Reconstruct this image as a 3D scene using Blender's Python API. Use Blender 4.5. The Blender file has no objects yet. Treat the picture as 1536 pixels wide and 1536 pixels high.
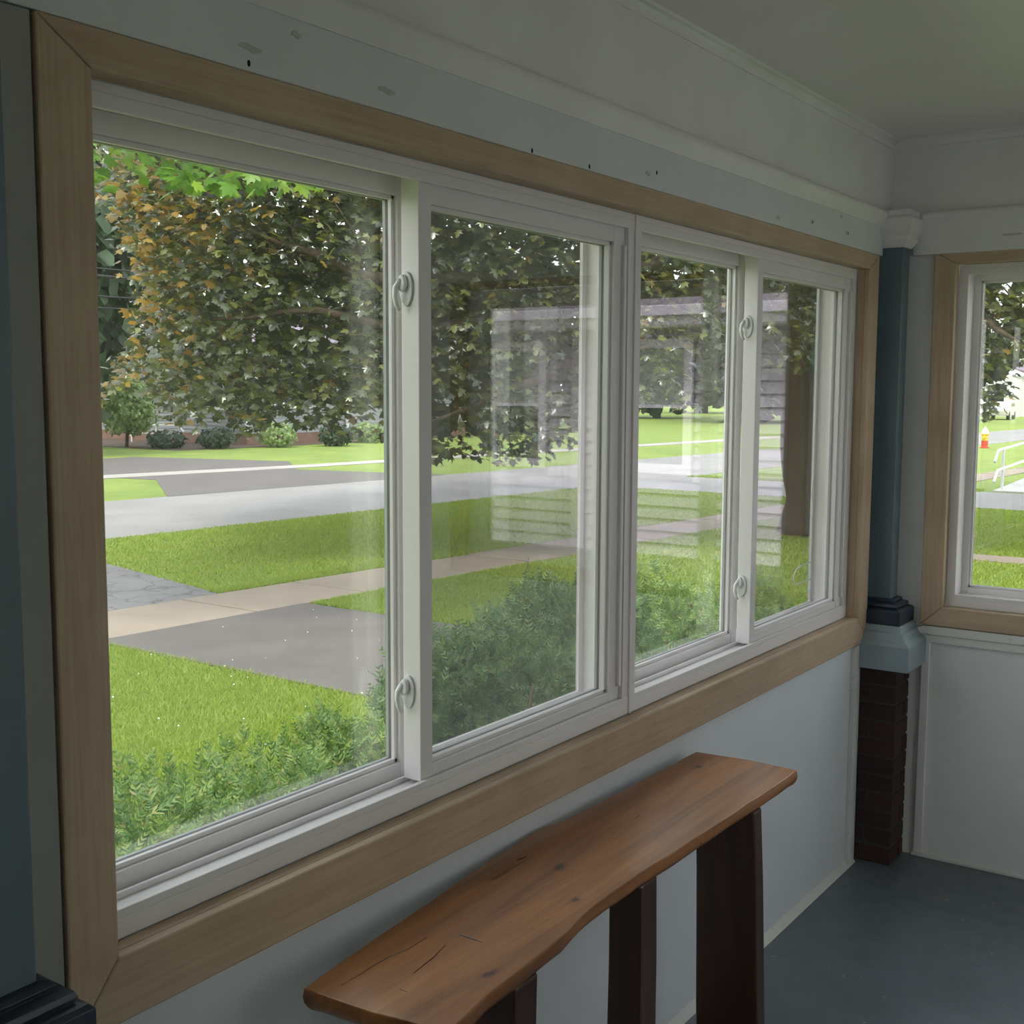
import bpy, bmesh, math, random
import numpy as np
from mathutils import Vector, Matrix
random.seed(7); rng = np.random.default_rng(7)
R = math.radians
scene = bpy.context.scene
col = scene.collection

# ------------------------------------------------------------------ camera
FPX, YAW, PITCH, ROLL = 1778.4, 0.958, -0.1036, 0.0044
CAM = np.array([-0.6009, -1.3438, 1.68])
_cy, _sy, _cp, _sp = math.cos(YAW), math.sin(YAW), math.cos(PITCH), math.sin(PITCH)
FWD = np.array([_sy*_cp, _cy*_cp, _sp]); _r = np.array([_cy, -_sy, 0.0]); _u = np.cross(_r, FWD)
RGT = math.cos(ROLL)*_r + math.sin(ROLL)*_u; UPV = -math.sin(ROLL)*_r + math.cos(ROLL)*_u
cd = bpy.data.cameras.new('camera'); cam = bpy.data.objects.new('camera', cd); col.objects.link(cam)
cd.sensor_fit = 'HORIZONTAL'; cd.sensor_width = 36.0; cd.lens = FPX/1536.0*36.0
cd.clip_start = 0.02; cd.clip_end = 600
cam.matrix_world = Matrix(((RGT[0], UPV[0], -FWD[0], CAM[0]), (RGT[1], UPV[1], -FWD[1], CAM[1]),
                           (RGT[2], UPV[2], -FWD[2], CAM[2]), (0, 0, 0, 1)))
scene.camera = cam
def ray(px, py): return FWD + (px-768)/FPX*RGT - (py-768)/FPX*UPV
def on(px, py, ax, val):
    d = ray(px, py); return CAM + d*((val-CAM[ax])/d[ax])
def at_depth(px, py, dep): return CAM + ray(px, py)*dep

# ------------------------------------------------------------------ world, sun, exposure
world = bpy.data.worlds.new('hazy_sky'); scene.world = world; world.use_nodes = True
wn = world.node_tree; wn.nodes.clear()
wo = wn.nodes.new('ShaderNodeOutputWorld'); wb = wn.nodes.new('ShaderNodeBackground')
wtc = wn.nodes.new('ShaderNodeTexCoord'); wsx = wn.nodes.new('ShaderNodeSeparateXYZ'); wr = wn.nodes.new('ShaderNodeValToRGB')
wn.links.new(wtc.outputs['Generated'], wsx.inputs[0]); wn.links.new(wsx.outputs['Z'], wr.inputs[0])
wr.color_ramp.elements[0].position = 0.0; wr.color_ramp.elements[0].color = (1.0, 0.99, 0.975, 1)
wr.color_ramp.elements[1].position = 1.0; wr.color_ramp.elements[1].color = (0.82, 0.91, 1.0, 1)
wn.links.new(wr.outputs[0], wb.inputs['Color']); wb.inputs['Strength'].default_value = 1.75
wn.links.new(wb.outputs[0], wo.inputs[0])
sd = bpy.data.lights.new('hazy_sun', 'SUN'); sun = bpy.data.objects.new('hazy_sun', sd); col.objects.link(sun)
sd.energy = 2.0; sd.angle = R(12); sd.color = (1.0, 0.95, 0.86)
sun.rotation_euler = Vector((0.55, 0.12, -0.82)).to_track_quat('-Z', 'Y').to_euler()
scene.view_settings.view_transform = 'Standard'; scene.view_settings.look = 'None'
scene.view_settings.gamma = 1.0; scene.view_settings.use_curve_mapping = False
scene.view_settings.exposure = 0.88
scene.cycles.transparent_max_bounces = 32
scene.cycles.max_bounces = 12; scene.cycles.diffuse_bounces = 6

# ------------------------------------------------------------------ measured room
GZ = -0.6
X0, X3, Z0, Z3 = 0.2917, 3.4895, 0.7976, 2.1389          # outer edges of the big casing
X1, X2, Z1, Z2 = X0+0.0798, X3-0.0936, 0.8955, 2.0856     # its opening
XR = 3.6338; WT = 0.019; YV = 0.044
XW = XR+WT                                                # right wall surface
RY0, RZ0, RZ3 = -0.1412, 0.8534, 2.1551
RY1, RZ1, RZ2 = RY0-0.0755, 0.9217, 2.1109
RY2 = RY1-1.526; RY3 = RY2-0.0755
ZC, ZCR, ZFR = 2.545, 2.5165, 2.2923
XL, YB = -2.6, -2.75

# ------------------------------------------------------------------ mesh helpers
class MB:
    def __init__(s): s.v = []; s.f = []
    def add(s, vs, fs):
        o = len(s.v); s.v += [tuple(map(float, q)) for q in vs]; s.f += [tuple(i+o for i in f) for f in fs]; return s
    def box(s, a, b):
        x0, y0, z0 = (min(p, q) for p, q in zip(a, b)); x1, y1, z1 = (max(p, q) for p, q in zip(a, b))
        return s.add([(x0,y0,z0),(x1,y0,z0),(x1,y1,z0),(x0,y1,z0),(x0,y0,z1),(x1,y0,z1),(x1,y1,z1),(x0,y1,z1)],
                     [(0,3,2,1),(4,5,6,7),(0,1,5,4),(1,2,6,5),(2,3,7,6),(3,0,4,7)])
    def prism(s, poly, off):
        """closed polygon (3D, planar) extruded by vector off"""
        n = len(poly); p = [Vector(q) for q in poly]; o = Vector(off)
        vs = p+[q+o for q in p]
        fs = [tuple(range(n-1, -1, -1)), tuple(range(n, 2*n))]+[(i, (i+1) % n, n+(i+1) % n, n+i) for i in range(n)]
        return s.add(vs, fs)
    def tube(s, pts, rad, seg=8, closed=False):
        pts = [Vector(p) for p in pts]; n = len(pts)
        rads = rad if isinstance(rad, (list, tuple)) else [rad]*n
        base = len(s.v); vs = []
        prev = None
        for i, p in enumerate(pts):
            if closed: d = pts[(i+1) % n]-pts[i-1]
            else: d = pts[min(i+1, n-1)]-pts[max(i-1, 0)]
            d.normalize()
            if prev is None:
                a = d.orthogonal().normalized()
            else:
                a = (prev-d*prev.dot(d)).normalized()
            prev = a; b = d.cross(a)
            for k in range(seg):
                t = 2*math.pi*k/seg; vs.append(p+(a*math.cos(t)+b*math.sin(t))*rads[i])
        fs = []
        m = n if closed else n-1
        for i in range(m):
            for k in range(seg):
                j = (i+1) % n
                fs.append((i*seg+k, i*seg+(k+1) % seg, j*seg+(k+1) % seg, j*seg+k))
        if not closed:
            fs.append(tuple(range(seg-1, -1, -1))); fs.append(tuple((n-1)*seg+k for k in range(seg)))
        return s.add(vs, fs)
    def build(s, name, mat, parent=None, bevel=0, smooth=False, seg=2):
        me = bpy.data.meshes.new(name); me.from_pydata(s.v, [], s.f); me.update()
        bm = bmesh.new(); bm.from_mesh(me); bmesh.ops.recalc_face_normals(bm, faces=bm.faces); bm.to_mesh(me); bm.free()
        if mat: me.materials.append(mat)
        o = bpy.data.objects.new(name, me); col.objects.link(o)
        if parent: o.parent = parent
        if smooth:
            for p in me.polygons: p.use_smooth = True
        if bevel:
            m = o.modifiers.new('bevel', 'BEVEL'); m.width = bevel; m.segments = seg; m.limit_method = 'ANGLE'; m.angle_limit = R(35)
        return o
def tag(o, label=None, cat=None, group=None, kind=None):
    if label: o['label'] = label
    if cat: o['category'] = cat
    if group: o['group'] = group
    if kind: o['kind'] = kind
    return o
def empty(name, loc=(0, 0, 0), rz=0, parent=None):
    o = bpy.data.objects.new(name, None); col.objects.link(o); o.location = loc; o.rotation_euler = (0, 0, rz)
    o.empty_display_size = 0.1
    if parent: o.parent = parent
    return o
def copy_tree(o, parent=None):
    c = o.copy(); col.objects.link(c); c.parent = parent
    for ch in list(o.children): copy_tree(ch, c)
    return c
def tri_mesh(name, V, T, mat, parent=None, smooth=False):
    me = bpy.data.meshes.new(name); n = len(T)
    me.vertices.add(len(V)); me.vertices.foreach_set('co', np.asarray(V, dtype=np.float32).ravel())
    me.loops.add(3*n); me.loops.foreach_set('vertex_index', np.asarray(T, dtype=np.int32).ravel())
    me.polygons.add(n); me.polygons.foreach_set('loop_start', np.arange(0, 3*n, 3, dtype=np.int32))
    me.update(calc_edges=True); me.validate()
    if mat: me.materials.append(mat)
    o = bpy.data.objects.new(name, me); col.objects.link(o)
    if parent: o.parent = parent
    return o
def scatter(tv, tf, locs, mats, scales):
    """instances of a template joined into one vertex/triangle array"""
    tv = np.asarray(tv, float); tf = np.asarray(tf, int); N = len(locs)
    V = np.einsum('nij,kj->nki', mats, tv)*np.asarray(scales)[:, None, None]+np.asarray(locs)[:, None, :]
    T = tf[None]+(np.arange(N)*len(tv))[:, None, None]
    return V.reshape(-1, 3), T.reshape(-1, 3)
def frames(normals, spin=None, heading=None):
    """rotation matrices with local z along normal; local y random spin or close to heading"""
    n = normals/np.linalg.norm(normals, axis=1, keepdims=True); N = len(n)
    h = rng.normal(size=(N, 3)) if heading is None else heading
    y = h-n*np.sum(h*n, axis=1, keepdims=True); y /= np.linalg.norm(y, axis=1, keepdims=True)+1e-9
    x = np.cross(y, n)
    return np.stack([x, y, n], axis=2)

# ------------------------------------------------------------------ materials
def mat(name):
    m = bpy.data.materials.new(name); m.use_nodes = True
    nt = m.node_tree; b = nt.nodes['Principled BSDF']; return m, nt, b
def node(nt, t, **kw):
    n = nt.nodes.new(t)
    for k, v in kw.items(): setattr(n, k, v)
    return n
def ramp(nt, stops):
    r = node(nt, 'ShaderNodeValToRGB'); e = r.color_ramp.elements
    while len(e) < len(stops): e.new(0.5)
    for i, (p, c) in enumerate(stops): e[i].position = p; e[i].color = (*c, 1)
    return r
def mapping(nt, scale, coord='Object'):
    tc = node(nt, 'ShaderNodeTexCoord'); mp = node(nt, 'ShaderNodeMapping'); mp.inputs['Scale'].default_value = scale
    nt.links.new(tc.outputs[coord], mp.inputs[0]); return mp
def noise(nt, vec, scale, detail=4, rough=0.55, dist=0):
    n = node(nt, 'ShaderNodeTexNoise'); n.inputs['Scale'].default_value = scale; n.inputs['Detail'].default_value = detail
    n.inputs['Roughness'].default_value = rough; n.inputs['Distortion'].default_value = dist
    if vec is not None: nt.links.new(vec, n.inputs['Vector'])
    return n
def bump(nt, b, h, strength, dist=0.01):
    bp = node(nt, 'ShaderNodeBump'); bp.inputs['Strength'].default_value = strength; bp.inputs['Distance'].default_value = dist
    nt.links.new(h, bp.inputs['Height']); nt.links.new(bp.outputs[0], b.inputs['Normal']); return bp
def mixc(nt, fac, a, b, mode='MIX'):
    m = node(nt, 'ShaderNodeMix', data_type='RGBA', blend_type=mode)
    for s, v in ((0, fac), (6, a), (7, b)):
        if hasattr(v, 'is_linked') or hasattr(v, 'links'): nt.links.new(v, m.inputs[s])
        elif s == 0: m.inputs[0].default_value = v
        else: m.inputs[s].default_value = (*v, 1)
    return m.outputs[2]
def paint(name, c, rough=0.5, var=0.06, bumpy=0.15, bscale=60, dirt=None):
    m, nt, b = mat(name); mp = mapping(nt, (1, 1, 1))
    n1 = noise(nt, mp.outputs[0], 5, 5); c2 = tuple(x*(1-var*2) for x in c)
    r = ramp(nt, [(0.3, c2), (0.7, c)]); nt.links.new(n1.outputs[0], r.inputs[0]); out = r.outputs[0]
    if dirt:
        n3 = noise(nt, mp.outputs[0], 22, 6, 0.7); r3 = ramp(nt, [(0.62, (0, 0, 0)), (0.72, (1, 1, 1))]); nt.links.new(n3.outputs[0], r3.inputs[0])
        out = mixc(nt, r3.outputs[0], out, dirt)
    nt.links.new(out, b.inputs['Base Color'])
    n2 = noise(nt, mp.outputs[0], bscale, 3); bump(nt, b, n2.outputs[0], bumpy, 0.004)
    b.inputs['Roughness'].default_value = rough
    return m
def wood(name, axis, c1, c2, c3, rough=0.5, scale=9, coat=0, knots=False):
    m, nt, b = mat(name)
    s = [scale*1.6]*3; s[axis] = scale*0.10
    mp = mapping(nt, tuple(s)); n1 = noise(nt, mp.outputs[0], 1.6, 6, 0.6, 0.8)
    r = ramp(nt, [(0.28, c1), (0.5, c2), (0.74, c3)]); nt.links.new(n1.outputs[0], r.inputs[0])
    s2 = [scale*14]*3; s2[axis] = scale*0.5
    mp2 = mapping(nt, tuple(s2)); n2 = noise(nt, mp2.outputs[0], 1.0, 3)
    r2 = ramp(nt, [(0.35, (0.88, 0.86, 0.84)), (0.62, (1, 1, 1))]); nt.links.new(n2.outputs[0], r2.inputs[0])
    out = mixc(nt, 1.0, r.outputs[0], r2.outputs[0], 'MULTIPLY')
    mp3 = mapping(nt, (1, 1, 1)); n3 = noise(nt, mp3.outputs[0], 3.2, 4, 0.6)
    r3 = ramp(nt, [(0.35, (0.74, 0.70, 0.66)), (0.6, (1, 1, 1))]); nt.links.new(n3.outputs[0], r3.inputs[0])
    out = mixc(nt, 0.6, out, r3.outputs[0], 'MULTIPLY')
    if knots:
        vo = node(nt, 'ShaderNodeTexVoronoi', voronoi_dimensions='2D'); vo.inputs['Scale'].default_value = 2.6; mpk = mapping(nt, (1.0, 1.6, 1.0))
        nt.links.new(mpk.outputs[0], vo.inputs['Vector'])
        nk = noise(nt, mpk.outputs[0], 14, 4); mvk = mixc(nt, 0.06, mpk.outputs[0], nk.outputs['Color']); nt.links.new(mvk, vo.inputs['Vector']); rk = ramp(nt, [(0.018, (0.10, 0.06, 0.04)), (0.035, (0.75, 0.62, 0.5)), (0.06, (1, 1, 1))]); nt.links.new(vo.outputs['Distance'], rk.inputs[0])
        out = mixc(nt, 0.85, out, rk.outputs[0], 'MULTIPLY')
        mpc = mapping(nt, (1.5, 26, 3)); nc = noise(nt, mpc.outputs[0], 1.6, 5, 0.6)
        rc = ramp(nt, [(0.30, (0.16, 0.10, 0.06)), (0.345, (1, 1, 1))]); nt.links.new(nc.outputs[0], rc.inputs[0])
        out = mixc(nt, 0.7, out, rc.outputs[0], 'MULTIPLY')
    nt.links.new(out, b.inputs['Base Color']); bump(nt, b, n2.outputs[0], 0.12, 0.003)
    b.inputs['Roughness'].default_value = rough; b.inputs['Coat Weight'].default_value = coat; b.inputs['Coat Roughness'].default_value = 0.18
    return m
M = {}
M['white_paint'] = paint('white_paint', (0.78, 0.775, 0.765), 0.45, 0.05, 0.12, 45)
M['panel_sky_tint'] = paint('panel_sky_tint', (0.70, 0.735, 0.77), 0.42, 0.03, 0.10, 25)  # white wall; its blue is skylight put into the base colour
M['old_paint'] = paint('old_paint', (0.72, 0.72, 0.68), 0.55, 0.06, 0.3, 30, dirt=(0.33, 0.29, 0.24))
M['grey_batten'] = paint('grey_batten', (0.33, 0.33, 0.31), 0.5, 0.06, 0.15)
M['vinyl'] = paint('vinyl', (0.78, 0.75, 0.755), 0.32, 0.01, 0.02, 20)
M['latch'] = paint('latch_plastic', (0.78, 0.79, 0.78), 0.25, 0.01, 0.0)
M['blue_paint'] = paint('blue_paint', (0.115, 0.165, 0.205), 0.42, 0.08, 0.12, 40)
M['pedestal_paint'] = paint('pedestal_paint', (0.30, 0.37, 0.41), 0.42, 0.06, 0.12, 40)
M['navy_paint'] = paint('navy_paint', (0.020, 0.036, 0.066), 0.35, 0.15, 0.15, 40)
M['pine_x'] = wood('pine_x', 0, (0.49, 0.36, 0.245), (0.54, 0.405, 0.285), (0.59, 0.455, 0.33), 0.5)
M['pine_z'] = wood('pine_z', 2, (0.49, 0.36, 0.245), (0.54, 0.405, 0.285), (0.59, 0.455, 0.33), 0.5)
M['pine_y'] = wood('pine_y', 1, (0.49, 0.36, 0.245), (0.54, 0.405, 0.285), (0.59, 0.455, 0.33), 0.5)
M['slab'] = wood('slab_wood', 0, (0.17, 0.060, 0.017), (0.36, 0.140, 0.036), (0.52, 0.225, 0.065), 0.36, 7, 0.25, True)
M['leg'] = wood('leg_wood', 2, (0.035, 0.011, 0.006), (0.060, 0.019, 0.010), (0.085, 0.027, 0.013), 0.35, 8, 0.25)
M['dark'] = paint('dark_hole', (0.012, 0.011, 0.010), 0.9, 0, 0)
M['staple'] = paint('putty_mark', (0.55, 0.55, 0.52), 0.6, 0.1, 0.2)
M['rubber'] = paint('spacer', (0.25, 0.26, 0.26), 0.5, 0, 0)

# ceiling: painted beadboard
m, nt, b = mat('ceiling_beadboard'); mp = mapping(nt, (1, 1, 1))
wv = node(nt, 'ShaderNodeTexWave', wave_type='BANDS', bands_direction='X', wave_profile='SIN'); wv.inputs['Scale'].default_value = 7.0
nt.links.new(mp.outputs[0], wv.inputs['Vector'])
rw = ramp(nt, [(0.0, (0, 0, 0)), (0.10, (1, 1, 1))]); nt.links.new(wv.outputs['Fac'], rw.inputs[0]); bump(nt, b, rw.outputs[0], 0.22, 0.004)
n1 = noise(nt, mp.outputs[0], 3, 4); r = ramp(nt, [(0.3, (0.74, 0.72, 0.70)), (0.7, (0.79, 0.77, 0.75))]); nt.links.new(n1.outputs[0], r.inputs[0])
nt.links.new(r.outputs[0], b.inputs['Base Color']); b.inputs['Roughness'].default_value = 0.45; M['ceiling'] = m
# floor: worn blue-grey porch paint
m, nt, b = mat('floor_paint'); mp = mapping(nt, (1, 1, 1))
n1 = noise(nt, mp.outputs[0], 2.2, 6, 0.65); r = ramp(nt, [(0.3, (0.110, 0.135, 0.160)), (0.7, (0.165, 0.195, 0.230))]); nt.links.new(n1.outputs[0], r.inputs[0])
n3 = noise(nt, mp.outputs[0], 38, 2, 0.5); r3 = ramp(nt, [(0.735, (0, 0, 0)), (0.75, (1, 1, 1))]); nt.links.new(n3.outputs[0], r3.inputs[0])
out = mixc(nt, r3.outputs[0], r.outputs[0], (0.35, 0.36, 0.36)); nt.links.new(out, b.inputs['Base Color'])
n2 = noise(nt, mp.outputs[0], 18, 5); rr = ramp(nt, [(0.3, (0.30,)*3), (0.7, (0.48,)*3)]); nt.links.new(n2.outputs[0], rr.inputs[0])
nt.links.new(rr.outputs[0], b.inputs['Roughness']); bump(nt, b, n2.outputs[0], 0.08, 0.003); M['floor'] = m
# bricks
def brickmat(name, c):
    m, nt, b = mat(name); mp = mapping(nt, (1, 1, 1)); n1 = noise(nt, mp.outputs[0], 45, 6, 0.7)
    r = ramp(nt, [(0.3, tuple(x*0.45 for x in c)), (0.7, c)]); nt.links.new(n1.outputs[0], r.inputs[0]); nt.links.new(r.outputs[0], b.inputs['Base Color'])
    bump(nt, b, n1.outputs[0], 0.5, 0.004); b.inputs['Roughness'].default_value = 0.8; return m
M['brick1'] = brickmat('brick_red', (0.065, 0.028, 0.025)); M['brick2'] = brickmat('brick_dark', (0.036, 0.021, 0.020)); M['brick3'] = brickmat('brick_brown', (0.050, 0.027, 0.024))
M['mortar'] = paint('mortar', (0.062, 0.058, 0.057), 0.9, 0.15, 0.5, 80)
# glass: clear panes that reflect more at a slant
def glassmat(name, f0, tint):
    m, nt, b = mat(name); nt.nodes.remove(b); o = nt.nodes['Material Output']
    g = node(nt, 'ShaderNodeNewGeometry'); d = node(nt, 'ShaderNodeVectorMath', operation='DOT_PRODUCT')
    nt.links.new(g.outputs['Normal'], d.inputs[0]); nt.links.new(g.outputs['Incoming'], d.inputs[1])
    a = node(nt, 'ShaderNodeMath', operation='ABSOLUTE'); nt.links.new(d.outputs['Value'], a.inputs[0])
    s = node(nt, 'ShaderNodeMath', operation='SUBTRACT'); s.inputs[0].default_value = 1; nt.links.new(a.outputs[0], s.inputs[1])
    p = node(nt, 'ShaderNodeMath', operation='POWER'); p.inputs[1].default_value = 5; nt.links.new(s.outputs[0], p.inputs[0])
    k = node(nt, 'ShaderNodeMath', operation='MULTIPLY_ADD'); k.inputs[1].default_value = 1-f0; k.inputs[2].default_value = f0; nt.links.new(p.outputs[0], k.inputs[0])
    t = node(nt, 'ShaderNodeBsdfTransparent'); t.inputs[0].default_value = (*tint, 1)
    gl = node(nt, 'ShaderNodeBsdfGlossy'); gl.inputs['Roughness'].default_value = 0.0
    mx = node(nt, 'ShaderNodeMixShader'); nt.links.new(k.outputs[0], mx.inputs[0]); nt.links.new(t.outputs[0], mx.inputs[1]); nt.links.new(gl.outputs[0], mx.inputs[2])
    nt.links.new(mx.outputs[0], o.inputs[0]); return m
M['glass'] = glassmat('window_glass', 0.155, (0.975, 0.985, 0.975))
m, nt, b = mat('screen_mesh'); o = nt.nodes['Material Output']; b.inputs['Base Color'].default_value = (0.10, 0.10, 0.10, 1); b.inputs['Roughness'].default_value = 0.6
t = node(nt, 'ShaderNodeBsdfTransparent'); mx = node(nt, 'ShaderNodeMixShader'); mx.inputs[0].default_value = 0.36
nt.links.new(t.outputs[0], mx.inputs[1]); nt.links.new(b.outputs[0], mx.inputs[2]); nt.links.new(mx.outputs[0], o.inputs[0]); M['screen'] = m
# outdoors
def lawnmat():
    m, nt, b = mat('lawn_grass'); mp = mapping(nt, (1, 1, 1))
    n1 = noise(nt, mp.outputs[0], 0.9, 5, 0.6); r = ramp(nt, [(0.3, (0.175, 0.255, 0.042)), (0.55, (0.245, 0.325, 0.055)), (0.8, (0.315, 0.365, 0.075))]); nt.links.new(n1.outputs[0], r.inputs[0])
    n2 = noise(nt, mp.outputs[0], 26, 6, 0.75); r2 = ramp(nt, [(0.3, (0.62, 0.66, 0.5)), (0.65, (1.1, 1.1, 1.0))]); nt.links.new(n2.outputs[0], r2.inputs[0])
    out = mixc(nt, 1.0, r.outputs[0], r2.outputs[0], 'MULTIPLY'); nt.links.new(out, b.inputs['Base Color']); bump(nt, b, n2.outputs[0], 0.6, 0.05)
    b.inputs['Roughness'].default_value = 0.8; return m
M['lawn'] = lawnmat()
def island(name, stops, rough=0.5, trans=0.35, tcol=(1.25, 1.25, 0.7), spec=0.5):
    m, nt, b = mat(name); o = nt.nodes['Material Output']; g = node(nt, 'ShaderNodeNewGeometry')
    r = ramp(nt, stops); nt.links.new(g.outputs['Random Per Island'], r.inputs[0]); nt.links.new(r.outputs[0], b.inputs['Base Color'])
    b.inputs['Roughness'].default_value = rough; b.inputs['Specular IOR Level'].default_value = spec
    tr = node(nt, 'ShaderNodeBsdfTranslucent'); tc = mixc(nt, 1.0, r.outputs[0], tcol, 'MULTIPLY'); nt.links.new(tc, tr.inputs[0])
    mx = node(nt, 'ShaderNodeMixShader'); mx.inputs[0].default_value = trans
    nt.links.new(b.outputs[0], mx.inputs[1]); nt.links.new(tr.outputs[0], mx.inputs[2]); nt.links.new(mx.outputs[0], o.inputs[0]); return m
M['blade'] = island('grass_blade', [(0.0, (0.190, 0.295, 0.040)), (0.5, (0.285, 0.390, 0.060)), (1.0, (0.395, 0.450, 0.100))], 0.6, 0.4)
M['maple'] = island('maple_leaf', [(0.0, (0.030, 0.042, 0.024)), (0.45, (0.060, 0.078, 0.040)), (0.75, (0.110, 0.128, 0.050)), (1.0, (0.230, 0.245, 0.075))], 0.26, 0.35, (2.2, 2.1, 0.8), 1.0)
M['maple_orange'] = island('young_maple_leaf', [(0.0, (0.14, 0.11, 0.030)), (0.5, (0.30, 0.19, 0.045)), (1.0, (0.40, 0.30, 0.08))], 0.35, 0.45, (1.5, 1.3, 0.8), 0.6)
M['green_leaf'] = island('green_maple_leaf', [(0.0, (0.070, 0.160, 0.016)), (0.6, (0.13, 0.28, 0.026)), (1.0, (0.26, 0.40, 0.05))], 0.4, 0.5, (1.6, 1.5, 0.6))
M['frond'] = island('evergreen_frond', [(0.0, (0.075, 0.160, 0.045)), (0.5, (0.150, 0.260, 0.065)), (0.9, (0.270, 0.370, 0.090)), (1.0, (0.34, 0.30, 0.12))], 0.55, 0.3)
M['frond_dark'] = island('deep_evergreen_frond', [(0.0, (0.040, 0.095, 0.040)), (0.6, (0.090, 0.170, 0.062)), (0.92, (0.18, 0.27, 0.08)), (1.0, (0.27, 0.25, 0.10))], 0.55, 0.3)
M['far_leaf'] = island('far_tree_leaf', [(0.0, (0.020, 0.042, 0.024)), (1.0, (0.060, 0.105, 0.050))], 0.6, 0.3)
M['far_leaf_light'] = island('light_tree_leaf', [(0.0, (0.17, 0.26, 0.09)), (1.0, (0.34, 0.44, 0.18))], 0.6, 0.35)
M['flower'] = paint('clover_flower', (0.8, 0.8, 0.74), 0.7, 0, 0)
def rough_ground(name, c, var, sc, crack=False, rough=0.85):
    m, nt, b = mat(name); mp = mapping(nt, (1, 1, 1)); n1 = noise(nt, mp.outputs[0], sc, 6, 0.7); n0 = noise(nt, mp.outputs[0], sc/40, 4)
    r = ramp(nt, [(0.3, tuple(x*(1-var) for x in c)), (0.7, tuple(x*(1+var) for x in c))]); nt.links.new(n1.outputs[0], r.inputs[0])
    r0 = ramp(nt, [(0.3, (0.82,)*3), (0.7, (1.08,)*3)]); nt.links.new(n0.outputs[0], r0.inputs[0]); out = mixc(nt, 1.0, r.outputs[0], r0.outputs[0], 'MULTIPLY')
    if crack:
        vo = node(nt, 'ShaderNodeTexVoronoi', feature='DISTANCE_TO_EDGE'); vo.inputs['Scale'].default_value = 3.2
        nd = noise(nt, mp.outputs[0], 4, 4); mv = mixc(nt, 0.25, mp.outputs[0], nd.outputs['Color']); nt.links.new(mv, vo.inputs['Vector'])
        rc = ramp(nt, [(0.008, (0.30, 0.29, 0.28)), (0.03, (1, 1, 1))]); nt.links.new(vo.outputs['Distance'], rc.inputs[0]); out = mixc(nt, 0.8, out, rc.outputs[0], 'MULTIPLY')
    nt.links.new(out, b.inputs['Base Color']); bump(nt, b, n1.outputs[0], 0.3, 0.01); b.inputs['Roughness'].default_value = rough; return m
M['asphalt'] = rough_ground('driveway_asphalt', (0.135, 0.118, 0.110), 0.15, 60)
M['asphalt_old'] = rough_ground('cracked_asphalt', (0.215, 0.205, 0.205), 0.18, 50, True)
M['street'] = rough_ground('street_asphalt', (0.275, 0.262, 0.256), 0.08, 30)
M['concrete'] = rough_ground('sidewalk_concrete', (0.300, 0.240, 0.190), 0.14, 40)
M['white_concrete'] = rough_ground('pale_concrete', (0.52, 0.50, 0.48), 0.06, 30)
M['far_walk'] = rough_ground('far_sidewalk_concrete', (0.40, 0.37, 0.34), 0.08, 30)
M['bark'] = rough_ground('bark', (0.090, 0.062, 0.044), 0.4, 30)
M['soil'] = rough_ground('soil', (0.10, 0.065, 0.045), 0.3, 20)
M['siding'] = paint('lilac_siding', (0.50, 0.43, 0.56), 0.5, 0.05, 0.1, 20)
M['siding_trim'] = paint('lilac_trim', (0.70, 0.60, 0.78), 0.45, 0.03, 0.05, 20)
M['grey_siding'] = paint('grey_siding', (0.24, 0.255, 0.265), 0.55, 0.04, 0.1, 20)
M['house_white'] = paint('house_white', (0.70, 0.70, 0.68), 0.5, 0.03, 0.05)
M['foundation'] = paint('foundation_brick', (0.26, 0.145, 0.11), 0.85, 0.2, 0.3, 20)
M['shingle'] = rough_ground('roof_shingle', (0.21, 0.165, 0.21), 0.35, 25)
M['house_glass'] = paint('dark_house_glass', (0.035, 0.045, 0.045), 0.08, 0.1, 0)
M['blind'] = paint('window_blind', (0.34, 0.34, 0.36), 0.6, 0.02, 0)
M['rail'] = paint('white_rail', (0.72, 0.73, 0.72), 0.4, 0, 0)
M['car'] = paint('car_paint', (0.62, 0.60, 0.57), 0.25, 0, 0); M['tyre'] = paint('tyre', (0.02, 0.02, 0.02), 0.7, 0, 0)
M['red'] = paint('hydrant_red', (0.55, 0.06, 0.03), 0.4, 0, 0); M['yellow'] = paint('hydrant_yellow', (0.70, 0.50, 0.04), 0.4, 0, 0)
M['cable'] = paint('black_cable', (0.02, 0.02, 0.022), 0.6, 0, 0)

# ------------------------------------------------------------------ room shell
mb = MB().box((XL-0.15, YB-0.15, -0.12), (XW+0.14, 0.16, 0.0)); tag(mb.build('floor', M['floor']), 'blue-grey painted porch floor', kind='structure')
mb = MB().box((XL-0.15, YB-0.15, ZC), (XW+0.14, 0.16, ZC+0.12)); tag(mb.build('ceiling', M['ceiling']), 'pale painted beadboard porch ceiling', kind='structure')
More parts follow.
